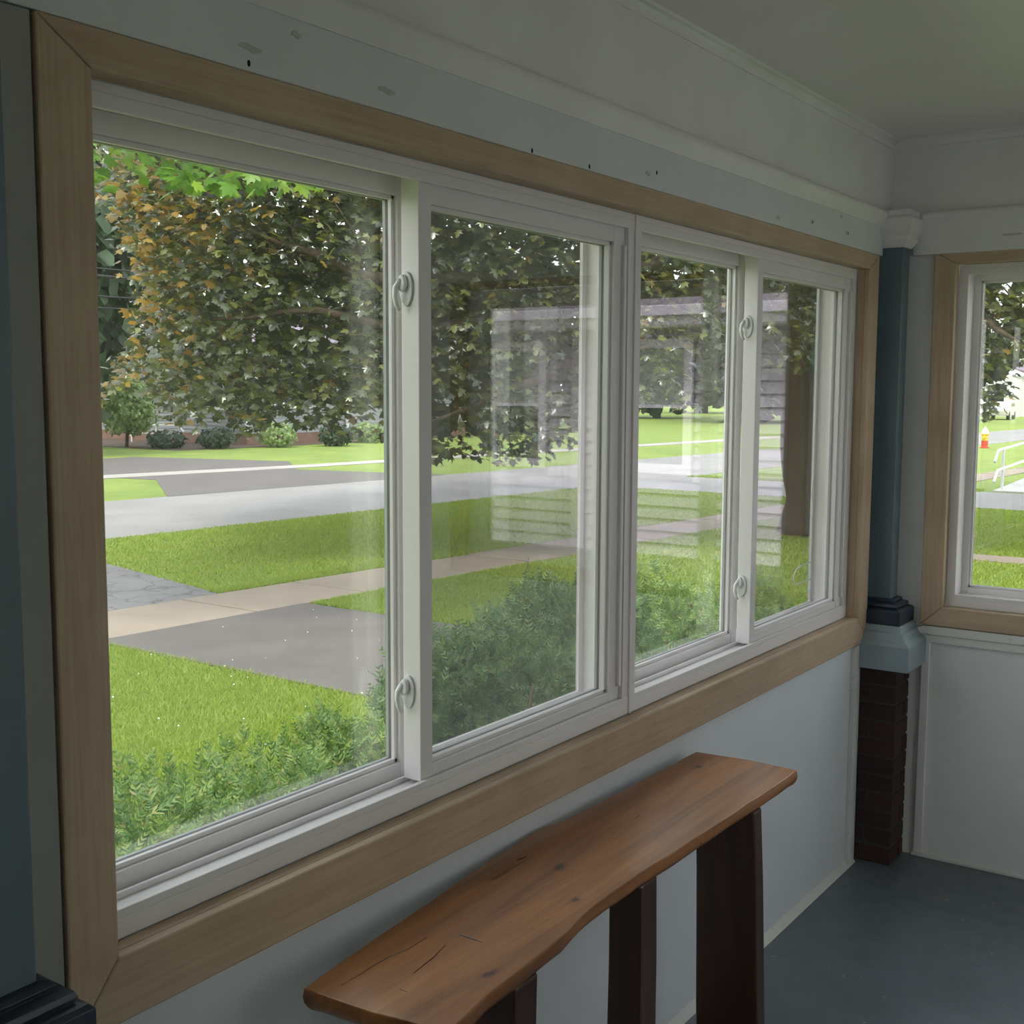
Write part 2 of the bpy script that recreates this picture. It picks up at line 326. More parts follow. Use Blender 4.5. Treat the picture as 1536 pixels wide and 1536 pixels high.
# front wall (holds the long window) with an unseen opening added left of the near column for daylight
YO = 0.165
LX0, LX1 = -1.9, -0.35
mb = MB()
mb.box((XL, WT, 0), (XW, YO, Z1-0.012)); mb.box((XL, WT, Z2+0.012), (XW, YO, ZC))
mb.box((LX1, WT, Z1-0.012), (X1-0.012, YO, Z2+0.012)); mb.box((X2+0.012, WT, Z1-0.012), (XW+0.13, YO, Z2+0.012)); mb.box((XL, WT, Z1-0.012), (LX0, YO, Z2+0.012))
tag(mb.build('wall_front', M['panel_sky_tint']), 'white painted porch wall under and over the long window', kind='structure')
mb = MB(); xo = XW+0.13
mb.box((XW, YB, 0), (xo, WT, RZ1-0.012)); mb.box((XW, YB, RZ2+0.012), (xo, WT, ZC))
mb.box((XW, RY1+0.012, RZ1-0.012), (xo, WT, RZ2+0.012)); mb.box((XW, YB, RZ1-0.012), (xo, RY2-0.012, RZ2+0.012))
tag(mb.build('wall_right', M['white_paint']), 'white painted end wall with a wooden framed window', kind='structure')
BX0, BX1 = 1.20, 2.42  # unseen opening added to let more daylight into the porch
mb = MB().box((XL-0.13, YB-0.13, 0), (XW+0.13, YB, 0.10)).box((XL-0.13, YB-0.13, 2.42), (XW+0.13, YB, ZC)).box((XL-0.13, YB-0.13, 0.10), (BX0, YB, 2.42)).box((BX1, YB-0.13, 0.10), (XW+0.13, YB, 2.42)); tag(mb.build('wall_back', M['white_paint']), 'white painted wall opposite the long window', kind='structure')
mb = MB(); LY0, LY1 = -2.4, -1.3  # opening added out of view to brighten the room
mb.box((XL-0.13, YB, 0), (XL, WT, 0.75)); mb.box((XL-0.13, YB, 2.15), (XL, WT, ZC)); mb.box((XL-0.13, LY1, 0.75), (XL, WT+0.14, 2.15)); mb.box((XL-0.13, YB, 0.75), (XL, LY0, 2.15))
tag(mb.build('wall_left', M['white_paint']), 'white painted end wall opposite the window corner', kind='structure')
# eave outside
mb = MB().box((XL-0.3, -3.0, ZC+0.12), (XW+0.45, 0.50, ZC+0.24)); tag(mb.build('trim_9', M['white_paint']), 'porch roof edge over the windows', kind='structure')

# ------------------------------------------------------------------ trims: frieze, crown, casings
def profile_x(prof, x0, x1):            # prof: list of (y,z)
    return MB().prism([(x0, y, z) for y, z in prof], (x1-x0, 0, 0))
def profile_y(prof, y0, y1):            # prof: list of (dx from XW, z); runs along y
    return MB().prism([(XW+dx, y0, z) for dx, z in prof], (0, y1-y0, 0))
def arc(cx, cz, r, a0, a1, n=6): return [(cx+r*math.cos(R(a0+(a1-a0)*i/n)), cz+r*math.sin(R(a0+(a1-a0)*i/n))) for i in range(n+1)]
M['head_sky_tint'] = paint('head_sky_tint', (0.68, 0.70, 0.715), 0.45, 0.05, 0.12, 45)  # white board tinted bluish to stand in for sky light
fr = empty('trim_1', (0, WT, Z3)); tag(fr, 'white painted board and moulding above the long window', kind='structure')
def keep(o, p):
    o.parent = p; o.matrix_parent_inverse = Matrix.Translation(p.location).inverted() @ Matrix.Identity(4)
    if abs(p.rotation_euler.z) > 1e-6:
        o.matrix_parent_inverse = (Matrix.Translation(p.location) @ Matrix.Rotation(p.rotation_euler.z, 4, 'Z')).inverted()
    return o
XE = 3.545
hb = keep(MB().box((XL+0.01, 0.004, Z3+0.001), (XE+0.09, WT, ZFR-0.004)).build('head_board', M['head_sky_tint'], bevel=0.002), fr)
keep(MB().box((XL+0.005, WT-0.002, ZFR+0.0005), (XW-0.002, WT+0.001, ZCR+0.01)).build('frieze_board', M['white_paint']), fr)
prof = [(WT, ZFR)]+[(WT-0.010, ZFR)]+arc(WT-0.022, ZFR-0.016, 0.016, 60, 200, 7)+[(WT-0.026, ZFR-0.040), (WT-0.018, ZFR-0.055), (WT, ZFR-0.055)]
keep(profile_x(prof, XL+0.01, XE+0.06).build('moulding', M['white_paint']), fr)
crown = [(WT, ZCR), (WT-0.006, ZCR)]+[(WT-0.026+0.02*math.cos(R(a)), ZCR+0.002+0.022*math.sin(R(a))) for a in (10, 35, 60, 85)]+[(WT-0.030, ZC), (WT, ZC)]
keep(profile_x(crown, XL+0.01, XW-0.001).build('crown_moulding', M['white_paint']), fr)
marks = [(375, 72, .026, 0), (444, 52, .012, 0), (580, 136, .024, 0), (972, 260, .012, 0), (1168, 327, .016, 0), (1217, 333, .007, 0), (1262, 325, .009, 0), (1270, 349, .009, 0)]
for px, py, s, _ in marks:
    p = on(px, py, 1, 0.004)
    pts = [(p[0]+s*math.cos(t)*0.9, 0.004, p[2]+0.005*math.sin(t)+0.002*math.cos(3*t)) for t in np.linspace(0, 2*math.pi, 10, endpoint=False)]
    keep(MB().prism(pts, (0, -0.0012, 0)).build('putty_patch', M['staple']), fr)
for px, py in [(373, 95), (985, 259), (798, 226), (884, 250), (1219, 333), (1272, 350)]:
    p = on(px, py, 1, 0.004)
    pts = [(p[0]+0.003*math.cos(t), 0.0042, p[2]+0.005*math.sin(t)) for t in np.linspace(0, 2*math.pi, 8, endpoint=False)]
    keep(MB().prism(pts, (0, -0.0010, 0)).build('nail_hole', M['dark']), fr)
fr2 = empty('trim_2', (XW, -1.0, RZ3)); tag(fr2, 'white painted board and moulding above the end window', kind='structure')
RHZ = 2.147
keep(MB().box((XR-0.004, RY3-0.25, RHZ), (XW, -0.068, ZFR-0.004)).build('head_board', M['white_paint'], bevel=0.002), fr2)
prof2 = [(y-WT, z) for y, z in prof]
keep(profile_y([(d+0.004, z) for d, z in prof2], YB+0.01, -0.10).build('moulding', M['white_paint']), fr2)
keep(profile_y([(y-WT, z) for y, z in crown], YB+0.01, WT-0.001).build('crown_moulding', M['white_paint']), fr2)
p = on(1518, 351, 0, XR-0.004); keep(MB().box((p[0]-0.0012, p[1]-0.03, p[2]-0.004), (p[0]+0.001, p[1]+0.03, p[2]+0.003)).build('putty_patch', M['staple'], bevel=0.001), fr2)

def casing(name, root_loc, label, u0, u1, z0, z1, wl, wr, wb, wt, place, thick=WT, reveal=0.025):
    """mitred boards in (u, depth, z); place maps to world"""
    root = empty(name, root_loc); tag(root, label, kind='structure')
    a, b2, c, d = u0+wl, u1-wr, z0+wb, z1-wt
    def bd(poly, mt):
        o = MB().prism([place(u, 0, z) for u, z in poly], [q-w for q, w in zip(place(0, thick, 0), place(0, 0, 0))]).build('casing_board', mt, bevel=0.0035); keep(o, root)
    hx = M['pine_x'] if place(1, 0, 0)[0] != place(0, 0, 0)[0] else M['pine_y']
    g = 0.0004
    bd([(u0, z0), (a-g, c+g), (a-g, d-g), (u0, z1)], M['pine_z']); bd([(u1, z0), (u1, z1), (b2+g, d-g), (b2+g, c+g)], M['pine_z'])
    bd([(u0+g, z0), (u1-g, z0), (b2, c), (a, c)], hx); bd([(u0+g, z1), (a, d), (b2, d), (u1-g, z1)], hx)
    # jamb boards lining the opening, set back a hair from the casing edge
    def jb(lo, hi, mt):
        p, q = place(*lo), place(*hi); keep(MB().box(p, q).build('jamb_board', mt, bevel=0.001), root)
    t = 0.011; e = 0.0045
    jb((a-t-e+0.002, thick, c-e), (a-e+0.002, thick+reveal, d+e), M['pine_z']); jb((b2+e-0.002, thick, c-e), (b2+t+e-0.002, thick+reveal, d+e), M['pine_z'])
    jb((a-t, thick, c-t-0.001), (b2+t, thick+reveal, c-0.001), hx); jb((a-t, thick, d+0.001), (b2+t, thick+reveal, d+t+0.001), hx)
    return root
casing('trim_3', (X0, 0, Z0), 'light pine casing around the long sliding window', X0, X3, Z0, Z3, X1-X0, X3-X2, Z1-Z0, Z3-Z2, lambda u, d, z: (u, d, z))
casing('trim_4', (XR, RY0, RZ0), 'light pine casing around the end wall window', -RY0, -RY3, RZ0, RZ3, RY0-RY1, RY2-RY3, RZ1-RZ0, RZ3-RZ2, lambda u, d, z: (XR+d, -u, z))

# ------------------------------------------------------------------ sliding windows
def pane_box(u0, u1, v0, z0, z1): return MB().box((u0, v0, z0), (u1, v0+0.004, z1))
def slider(name, label, loc, rz, w, zb, zt, loop=False):
    r = empty(name, loc, rz); tag(r, label, kind='structure'); V = M['vinyl']
    D = 0.122; b = 0.0015
    # outer frame
    MB().box((0, 0, zb), (w, D, zb+0.030)).build('frame_sill', V, r, b)
    MB().box((0.001, 0.0, zb+0.030), (w-0.001, 0.010, zb+0.0435)).build('sill_lip', V, r, b)
    MB().box((0.03, 0.056, zb+0.030), (w-0.03, 0.062, zb+0.040)).build('track_rib', V, r, 0.001)
    MB().box((0, 0, zt-0.014), (w, D, zt)).build('frame_head', V, r, b)
    MB().box((0.001, 0, zt-0.035), (w-0.001, 0.010, zt-0.014)).build('head_lip', V, r, b)
    MB().box((0, 0.001, zb+0.030), (0.030, D, zt-0.014)).build('frame_jamb', V, r, b)
    MB().box((w-0.030, 0.001, zb+0.030), (w, D, zt-0.014)).build('frame_jamb', V, r, b)
    mid = w/2
    def sash(u0, u1, v0, v1, z0, z1, sl, sr, sb, st):
        s = empty('sash', (u0, v0, z0), 0, r); W, H, T = u1-u0, z1-z0, v1-v0
        MB().box((0, 0, 0), (sl, T, H)).build('stile', V, s, b); MB().box((W-sr, 0, 0), (W, T, H)).build('stile', V, s, b)
        MB().box((sl, 0.0006, 0), (W-sr, T, sb)).build('rail', V, s, b); MB().box((sl, 0.0006, H-st), (W-sr, T, H)).build('rail', V, s, b)
        g = T*0.55; bd = 0.008
        bead = MB()
        for (a, c) in (((sl, sb), (W-sr, sb+bd)), ((sl, H-st-bd), (W-sr, H-st)), ((sl, sb), (sl+bd, H-st)), ((W-sr-bd, sb), (W-sr, H-st))):
            bead.box((a[0], 0.008, a[1]), (c[0], g-0.0012, c[1]))
        bead.build('glazing_bead', V, s, 0.001)
        sp = MB()
        for (a, c) in (((sl, sb), (W-sr, sb+bd)), ((sl, H-st-bd), (W-sr, H-st)), ((sl, sb), (sl+bd, H-st)), ((W-sr-bd, sb), (W-sr, H-st))):
            sp.box((a[0], g+0.0052, a[1]), (c[0], g+0.012, c[1]))
        sp.build('spacer_bar', M['rubber'], s)
        pane_box(sl-0.004, W-sr+0.004, g, sb-0.004, H-st+0.004).build('pane', M['glass'], s)
        return s
    sash(0.012, mid+0.030, 0.080, 0.112, zb+0.030, zt-0.016, 0.040, 0.038, 0.030, 0.034)
    s2 = sash(mid-0.028, w-0.031, 0.012, 0.054, zb+0.040, zt-0.020, 0.036, 0.046, 0.026, 0.050)
    # full height pull rail on the moving sash
    W2 = (w-0.031)-(mid-0.028)
    MB().box((W2-0.014, -0.010, 0.035), (W2-0.002, 0.0005, (zt-zb)-0.115)).build('pull_rail', V, s2, 0.002)
    # insect screen outside the moving half
    sc = empty('insect_screen', (mid, D-0.008, zb+0.030), 0, r); sw, sh = w-0.03-mid, (zt-zb)-0.046
    fm = MB(); q = 0.018
    fm.box((0, 0, 0), (sw, 0.008, q)); fm.box((0, 0, sh-q), (sw, 0.008, sh)); fm.box((0, 0, q), (q, 0.008, sh-q)); fm.box((sw-q, 0, q), (sw, 0.008, sh-q))
    fm.build('screen_frame', V, sc); MB().add([(q, 0.004, q), (sw-q, 0.004, q), (sw-q, 0.004, sh-q), (q, 0.004, sh-q)], [(0, 1, 2, 3)]).build('screen_mesh', M['screen'], sc)
    if loop:
        zl = 0.098; ul = sw-0.022
        pts = [(ul, -0.003, zl+0.062), (ul-0.10, -0.006, zl+0.060), (ul-0.150, -0.007, zl+0.052), (ul-0.170, -0.007, zl+0.030), (ul-0.158, -0.007, zl+0.006), (ul-0.13, -0.006, zl), (ul, -0.003, zl+0.002)]
        MB().tube(pts, 0.0022, 6).build('pull_tab', M['latch'], sc, smooth=True)
        pts = [(ul+0.002, -0.003, zl+0.36), (ul-0.016, -0.006, zl+0.345), (ul-0.022, -0.006, zl+0.315), (ul-0.012, -0.006, zl+0.285), (ul+0.002, -0.003, zl+0.27)]
        MB().tube(pts, 0.0022, 6).build('pull_tab', M['latch'], sc, smooth=True)
    # cam latches on the inner face of the meeting stile
    for zl in (1.109, 1.863):
        L = empty('latch', (mid-0.028, 0.040, zl), 0, r)
        plate = [(0, 0.015*math.cos(t), (0.030 if math.sin(t) > 0 else 0.034)*math.sin(t)) for t in np.linspace(0, 2*math.pi, 24, endpoint=False)]
        MB().prism(plate, (-0.005, 0, 0)).build('plate', M['latch'], L, 0.0015)
        hub = [(-0.005, 0.003+0.009*math.cos(t), 0.008+0.016*math.sin(t)) for t in np.linspace(0, 2*math.pi, 20, endpoint=False)]
        MB().prism(hub, (-0.010, 0, 0)).build('hub', M['latch'], L, 0.003)
        pts = [(-0.011, 0.006, 0.014), (-0.019, 0.012, 0.000), (-0.020, 0.013, -0.016), (-0.018, 0.010, -0.032), (-0.013, 0.006, -0.041)]
        MB().tube(pts, [0.006, 0.0055, 0.005, 0.0045, 0.0035], 8).build('lever', M['latch'], L, smooth=True)
    return r
XM = 1.870
slider('window_1', 'white vinyl sliding window beside the near blue column', (X1, YV, 0), 0, XM-X1-0.001, Z1, Z2)
slider('window_2', 'white vinyl sliding window next to the porch corner', (XM+0.001, YV, 0), 0, X2-XM-0.001, Z1, Z2, True)
slider('window_3', 'white vinyl sliding window in the end wall', (XW+0.025, RY1, 0), -math.pi/2, RY1-RY2, RZ1, RZ2)
slider('added_window_4', 'unseen vinyl sliding window beyond the near blue column, added for daylight', (LX0+0.012, YV, 0), 0, (LX1-LX0)-0.024, Z1, Z2)  # added beyond the view as a daylight source
slider('added_window_5', 'unseen vinyl sliding window in the far end wall, added for daylight', (XL-0.02, LY0+0.012, 0), math.pi/2, (LY1-LY0)-0.024, 0.762, 2.138)  # unseen, added to light the porch from its far end
slider('added_window_6', 'unseen vinyl sliding window opposite the long window, added for daylight', (BX1-0.012, YB-0.02, 0), math.pi, (BX1-BX0)-0.024, 0.112, 2.408)  # unseen, added to light the room from behind
mu = MB().box((XM-0.005, YV-0.004, Z1), (XM+0.005, YV+0.001, Z2)); tag(mu.build('trim_5', M['vinyl'], bevel=0.001), 'white joint strip between the two sliding windows', kind='structure')

# ------------------------------------------------------------------ lower wall details
bb = profile_x([(WT, 0.0), (WT-0.018, 0.0)]+[(WT-0.018+0.018*math.sin(R(a)), 0.0+0.022*math.cos(R(90-a))*1.0 if False else 0.024*math.sin(R(a))) for a in (0, 25, 50, 75, 90)][1:], XL+0.02, 3.46)
tag(bb.build('baseboard_front', M['old_paint']), 'white quarter-round strip where the panel wall meets the floor', kind='structure')
tr = empty('trim_6', (XW, -0.9, 0)); tag(tr, 'white boards and panel frame under the end window', kind='structure')
# chipped sill board with a broken left end
n = 14; zt_, zb_ = RZ0-0.002, RZ0-0.032
pts = [(XR-0.004, -1.9, zb_), (XR-0.004, -1.9, zt_)]+[(XR-0.004, -0.155+0.010*math.sin(i*2.1)+i*0.0085, zt_-0.001-i*0.0045*(1+0.5*math.sin(i*1.7))) for i in range(5)]+[(XR-0.004, -0.128, zb_+0.004), (XR-0.004, -0.150, zb_+0.001), (XR-0.004, -0.158, zb_)]
keep(MB().prism(pts, (0.0225, 0, 0)).build('sill_board', M['old_paint'], bevel=0.0015), tr)
keep(MB().box((XR+0.003, -1.95, RZ0-0.062), (XW, -0.150, RZ0-0.034)).build('panel_rail', M['old_paint'], bevel=0.0015), tr)
keep(MB().prism([(XR+0.004, -0.150, 0.02), (XR+0.004, -0.178, 0.02), (XR+0.004, -0.178, RZ0-0.064), (XR+0.004, -0.152, RZ0-0.036)], (0.015, 0, 0)).build('panel_stile', M['white_paint'], bevel=0.0015), tr)
tag(MB().box((3.392, 0.002, 0.0), (3.428, WT, Z0-0.004)).build('trim_7', M['old_paint'], bevel=0.002), 'narrow white batten beside the brick pier', kind='structure')
tag(MB().box((XR+0.008, YB+0.02, 0.0), (XW, -0.14, 0.012)).build('baseboard_right', M['old_paint'], bevel=0.003), 'thin white strip at the foot of the end wall', kind='structure')
tag(MB().box((0.205, 0.006, 0.0), (X0-0.002, WT, Z3)).build('trim_8', M['grey_batten'], bevel=0.002), 'grey batten between the near blue column and the pine casing', kind='structure')

# ------------------------------------------------------------------ columns on brick piers
def ring(x0, x1, y0, y1, prof):
    """square ring profile: list of (offset, z) swept round a rectangle"""
    mbx = MB(); vs = []
    for o, z in prof: vs += [(x0-o, y0-o, z), (x1+o, y0-o, z), (x1+o, y1+o, z), (x0-o, y1+o, z)]
    fs = []
    for i in range(len(prof)-1):
        for k in range(4): fs.append((i*4+k, i*4+(k+1) % 4, i*4+4+(k+1) % 4, i*4+4+k))
    fs += [(3, 2, 1, 0), tuple((len(prof)-1)*4+k for k in range(4))]
    return mbx.add(vs, fs)
def column(name, label, cx0, cx1, cy0, ymax, brick=True):
    r = empty(name, ((cx0+cx1)/2, cy0, 0)); tag(r, label, 'column')
    YM = ymax
    def rg(o, prof, nm, mt, bev=0.002):
        # rectangle grows outward by o except towards the wall, where it is cut flush
        m_ = MB(); vs = []
        for off, z in prof: vs += [(cx0-off, cy0-off, z), (cx1+off, cy0-off, z), (cx1+off, YM, z), (cx0-off, YM, z)]
        fs = []
        for i in range(len(prof)-1):
            for k in range(4): fs.append((i*4+k, i*4+(k+1) % 4, i*4+4+(k+1) % 4, i*4+4+k))
        fs += [(3, 2, 1, 0), tuple((len(prof)-1)*4+k for k in range(4))]
        m_.add(vs, fs); return keep(m_.build(nm, mt, bevel=bev), r)
    rg(0, [(0, 0.945), (0, 2.168)], 'shaft', M['blue_paint'], 0.004)
    rg(0, [(0.048, 0.866), (0.048, 0.912), (0.042, 0.918), (0.030, 0.922), (0.034, 0.928), (0.030, 0.936), (0.014, 0.940), (0.016, 0.946), (0.010, 0.952), (0.001, 0.953)], 'plinth', M['navy_paint'], 0.0015)
    rg(0, [(0.098, 0.716), (0.098, 0.802), (0.092, 0.812), (0.080, 0.820), (0.072, 0.832), (0.068, 0.842), (0.058, 0.846), (0.056, 0.858), (0.050, 0.865)], 'pedestal', M['pedestal_paint'], 0.0025)
    rg(0, [(0.004, 2.166), (0.014, 2.180), (0.020, 2.190), (0.020, 2.205), (0.034, 2.222), (0.034, 2.262), (0.022, 2.272), (0.022, ZFR-0.002)], 'capital', M['white_paint'], 0.002)
    if brick:
        o = 0.046; bx0, bx1, by0 = cx0-o+0.008, cx1+o-0.008, cy0-o+0.004
        keep(MB().box((bx0+0.003, by0+0.003, 0.0), (bx1, YM, 0.714)).build('mortar_core', M['mortar']), r)
        course = 0.0648; h = course-0.009
        wf = YM-by0; ws = bx1-bx0
        meshes = {}
        for i in range(11):
            z = 0.004+i*course
            # alternate: header on the -x face / stretcher turned round the corner
            if i % 2 == 0: rects = [((bx0, by0), (bx0+0.095, YM-0.002)), ((bx0+0.104, by0), (bx1, by0+0.05))]
            else: rects = [((bx0, by0), (bx0+0.20, by0+0.086)), ((bx0, by0+0.095), (bx0+0.10, YM-0.002)), ((min(bx0+0.209, bx1-0.01), by0), (bx1, by0+0.05))]
            for j, (p0, p1) in enumerate(rects):
                p1 = (min(p1[0], bx1), min(p1[1], YM-0.002))
                if p1[0]-p0[0] < 0.012 or p1[1]-p0[1] < 0.012: continue
                d = random.uniform(0, 0.0022); hh = min(h, 0.714-z)
                o_ = MB().box((p0[0]-d, p0[1]-d, z), (p1[0], p1[1], z+hh)).build('brick', M[random.choice(['brick1', 'brick2', 'brick3'])], bevel=0.002, seg=1); keep(o_, r)
    return r
column('porch_column', 'blue square column on a brick pier in the window corner', 3.528, 3.600, -0.068, WT-0.001)
column('porch_column', 'blue square column with a black ridged base beside the grey batten', -0.05, 0.203, -0.068, WT-0.001)

# ------------------------------------------------------------------ live-edge console bench
def zz(p): return (440+p[0]/1.92, 1100+p[1]/1.92)
TZ = 0.75
back = [(30, 735), (140, 655), (250, 580), (340, 520), (420, 465), (520, 395), (610, 338), (690, 288), (720, 270), (780, 248), (850, 212), (930, 172), (1000, 136), (1080, 93), (1160, 53)]
front = [(1451, 106), (1380, 155), (1290, 214), (1210, 266), (1150, 305), (1080, 352), (1000, 400), (945, 440), (885, 480), (830, 524), (780, 580), (715, 632), (640, 692), (560, 752), (447, 862)]
def top_pt(p): q = on(*zz(p), 2, TZ); return Vector(q)
B = [top_pt(p) for p in back]; Fr = [top_pt(p) for p in front]
root = empty('console_bench', (1.35, -0.2, 0)); tag(root, 'narrow amber-stained live-edge slab bench under the pine casing', 'bench')
out = B+[B[-1].lerp(Fr[0], 0.5)+Vector((0.012, 0, 0))]+Fr+[Fr[-1].lerp(B[0], 0.5)+Vector((-0.006, 0, 0))]
# densify the outline
dense = []
for i in range(len(out)):
    a, b_ = out[i], out[(i+1) % len(out)]
    k = max(1, int((b_-a).length/0.03))
    for j in range(k): dense.append(a.lerp(b_, j/k))
cen = sum(dense, Vector())/len(dense); nD = len(dense); TH = 0.036
def inset(p, i, d):
    a, b_ = dense[i-1], dense[(i+1) % nD]; t = (b_-a); nrm = Vector((t.y, -t.x, 0)).normalized()
    if nrm.dot(cen-p) < 0 and abs(nrm.dot(cen-p)) > 0.02: nrm = -nrm
    return p+nrm*d
from mathutils import noise as mn
rows = []
levels = [(0.0022, 0.0), (0.0006, -0.0010), (0.0, -0.003), (-0.0015, -0.014), (0.001, -0.024), (0.005, -0.031), (0.010, -TH)]
sgn = 1
a, b_ = dense[3], dense[4]; t = b_-a
if Vector((t.y, -t.x, 0)).dot(cen-a) < 0: sgn = -1
for li, (d, dz) in enumerate(levels):
    row = []
    for i, p in enumerate(dense):
        a, b_ = dense[i-1], dense[(i+1) % nD]; t = b_-a; nrm = Vector((t.y, -t.x, 0)).normalized()*sgn
        w_ = mn.noise(Vector((p.x*14, p.y*14, dz*60)))*0.003*(1 if li > 1 else 0.2)
        row.append(p+nrm*(d+w_)+Vector((0, 0, dz+mn.noise(Vector((p.x*9, p.y*9, 3)))*0.0012)))
    rows.append(row)
vs = [q for rw_ in rows for q in rw_]; fs = []
for li in range(len(rows)-1):
    for i in range(nD): fs.append((li*nD+i, li*nD+(i+1) % nD, (li+1)*nD+(i+1) % nD, (li+1)*nD+i))
fs.append(tuple(range(nD))); fs.append(tuple((len(rows)-1)*nD+i for i in range(nD-1, -1, -1)))
so = MB().add(vs, fs).build('slab_top', M['slab']); keep(so, root)
for p in so.data.polygons: p.use_smooth = len(p.vertices) == 4
def benchleg(tl, bl, sx, sy):
    """leg with rectangular section, top corner (front-right) tl, bottom corner bl"""
    (x, y), (x2, y2) = tl, bl; zt_ = TZ-TH+0.001; m_ = MB(); vs = []
    for k in range(5):
        f_ = k/4; z = zt_*(1-f_); g_ = 1+0.10*f_
        cx, cy_ = x+(x2-x)*f_, y+(y2-y)*f_; w1, w2 = sx*g_, sy*g_
        wob = 0.003*math.sin(k*2.3+x*9)
        vs += [(cx-w1+wob, cy_, z), (cx+wob, cy_, z), (cx+wob, cy_+w2, z), (cx-w1+wob, cy_+w2, z)]
    fs = []
    for k in range(4):
        for q in range(4): fs.append((k*4+q, k*4+(q+1) % 4, k*4+4+(q+1) % 4, k*4+4+q))
    fs += [(0, 1, 2, 3), (19, 18, 17, 16)]
    keep(m_.add(vs, fs).build('leg', M['leg'], bevel=0.006), root)
benchleg((1.925, -0.285), (1.985, -0.290), 0.048, 0.150)
benchleg((1.435, -0.272), (1.445, -0.278), 0.066, 0.075)
benchleg((0.965, -0.300), (0.955, -0.306), 0.066, 0.120)
for pl in ([(512, 1478), (540, 1462), (560, 1449), (585, 1435), (612, 1424), (640, 1406)], [(620, 1460), (650, 1436), (668, 1418)], [(690, 1402), (706, 1407), (724, 1413)], [(790, 1285), (782, 1288), (775, 1290)], [(960, 1222), (952, 1228)], [(600, 1484), (611, 1488)]):
    c3 = [Vector(on(a_, b_, 2, TZ+0.0003)) for a_, b_ in pl]
    keep(MB().tube(c3, [0.0004+0.0007*math.sin(math.pi*(k_+0.5)/len(c3)) for k_ in range(len(c3))], 5).build('crack', M['leg']), root)
# knothole dents on the front edge
for px, py in ((1058, 1252), (1048, 1260), (1066, 1247), (1019, 1276)):
    p = on(px, py, 2, TZ-0.016)
    pts = [(p[0]+0.012*math.cos(t), p[1]-0.002+0.004*math.sin(t), p[2]+0.006*math.sin(t)) for t in np.linspace(0, 2*math.pi, 8, endpoint=False)]
    keep(MB().tube([pts[k] for k in range(8)], 0.0018, 5, True).build('bark_pit', M['leg'], smooth=True), root)

# ------------------------------------------------------------------ outdoors: ground and paving
tag(MB().box((-80, 0.3, GZ-0.3), (260, 160, GZ)).build('ground', M['lawn']), 'green front lawn around the house', kind='structure')
tag(MB().box((-80, -60, GZ-0.3), (XL-0.15, 0.3, GZ)).build('ground_bounce', M['white_concrete']), 'unseen pale ground at the far end of the porch, added to bounce neutral light', kind='structure')  # added unseen ground, pale so that its bounce light stays neutral
tag(MB().box((XL-0.15, -60, GZ-0.3), (3.9, -2.95, GZ)).build('ground_patio', M['white_concrete']), 'pale concrete patio behind the porch', kind='structure')
tag(MB().box((3.9, -60, GZ-0.3), (260, 0.3, GZ)).build('ground_side', M['lawn']), 'green side lawn beyond the end wall', kind='structure')
def flat(name, poly, mt, label, h=0.02, parent=None):
    o = MB().prism([(x, y, GZ-0.02) for x, y in poly], (0, 0, 0.02+h)).build(name, mt, parent)
    if label: tag(o, label, kind='structure')
    return o
ys = lambda x: 14.4-0.06*x; yf = lambda x: 19.8-0.07*x
flat('street', [(-60, ys(-60)), (140, ys(140)), (140, yf(140)), (-60, yf(-60))], M['street'], 'pale grey asphalt street', 0.008)
su = lambda x: 9.35-0.075*x; sl_ = lambda x: 8.05-0.06*x
sw = empty('sidewalk', (8, 8, GZ)); tag(sw, 'tan concrete sidewalk slabs across the lawn', kind='structure')
xx = -3.0; i = 0
while xx < 46:
    L_ = 1.52; a, c = xx+0.012, xx+L_-0.012; t = 0.012*math.sin(i*2.7)
    o = MB().prism([(a, sl_(a), GZ-0.03), (c, sl_(c), GZ-0.03), (c, su(c), GZ-0.03), (a, su(a), GZ-0.03)], (0, 0, 0.046+t*0.4)).build('slab', M['concrete'], bevel=0.004); keep(o, sw)
    xx += L_; i += 1
flat('driveway', [(5.80, 1.2), (8.35, 1.2), (8.25, sl_(8.25)), (5.78, sl_(5.78))], M['asphalt'], 'dark asphalt driveway between the lawns')
flat('driveway_apron', [(5.6, su(5.6)), (8.15, su(8.15)), (9.3, ys(9.3)+0.1), (4.9, ys(4.9)+0.1)], M['asphalt_old'], 'grey cracked asphalt apron between sidewalk and street', 0.012)
flat('far_driveway', [(15.4, yf(15.4)-0.05), (24.0, yf(24)-0.05), (23.0, 22.6), (25.5, 25.5), (24, 31.0), (17.0, 31.0), (18.2, 22.6)], M['asphalt'], 'dark asphalt driveway across the street', 0.012)
flat('far_sidewalk', [(10, 25.0), (23.5, 23.0), (60, 20.2), (60, 21.3), (24, 23.9), (10, 26.2)], M['far_walk'], 'pale concrete sidewalk across the street', 0.02)
flat('side_driveway', [(23.4, -8), (27.3, -8), (27.3, 12.9), (23.4, 13.05)], M['street'], 'grey asphalt driveway beyond the side lawn', 0.012)
flat('footpath', [(15.8, 1.0), (16.6, 1.0), (16.5, 3.1), (16.0, 3.1)], M['concrete'], 'worn tan footpath in the side lawn', 0.015)
flat('planting_bed', [(27.5, 33.2), (31.5, 32.6), (46, 33.2), (46, 39), (31.85, 34.3), (31.85, 50), (27.5, 50)], M['soil'], 'brown planting bed along the grey house', 0.015)
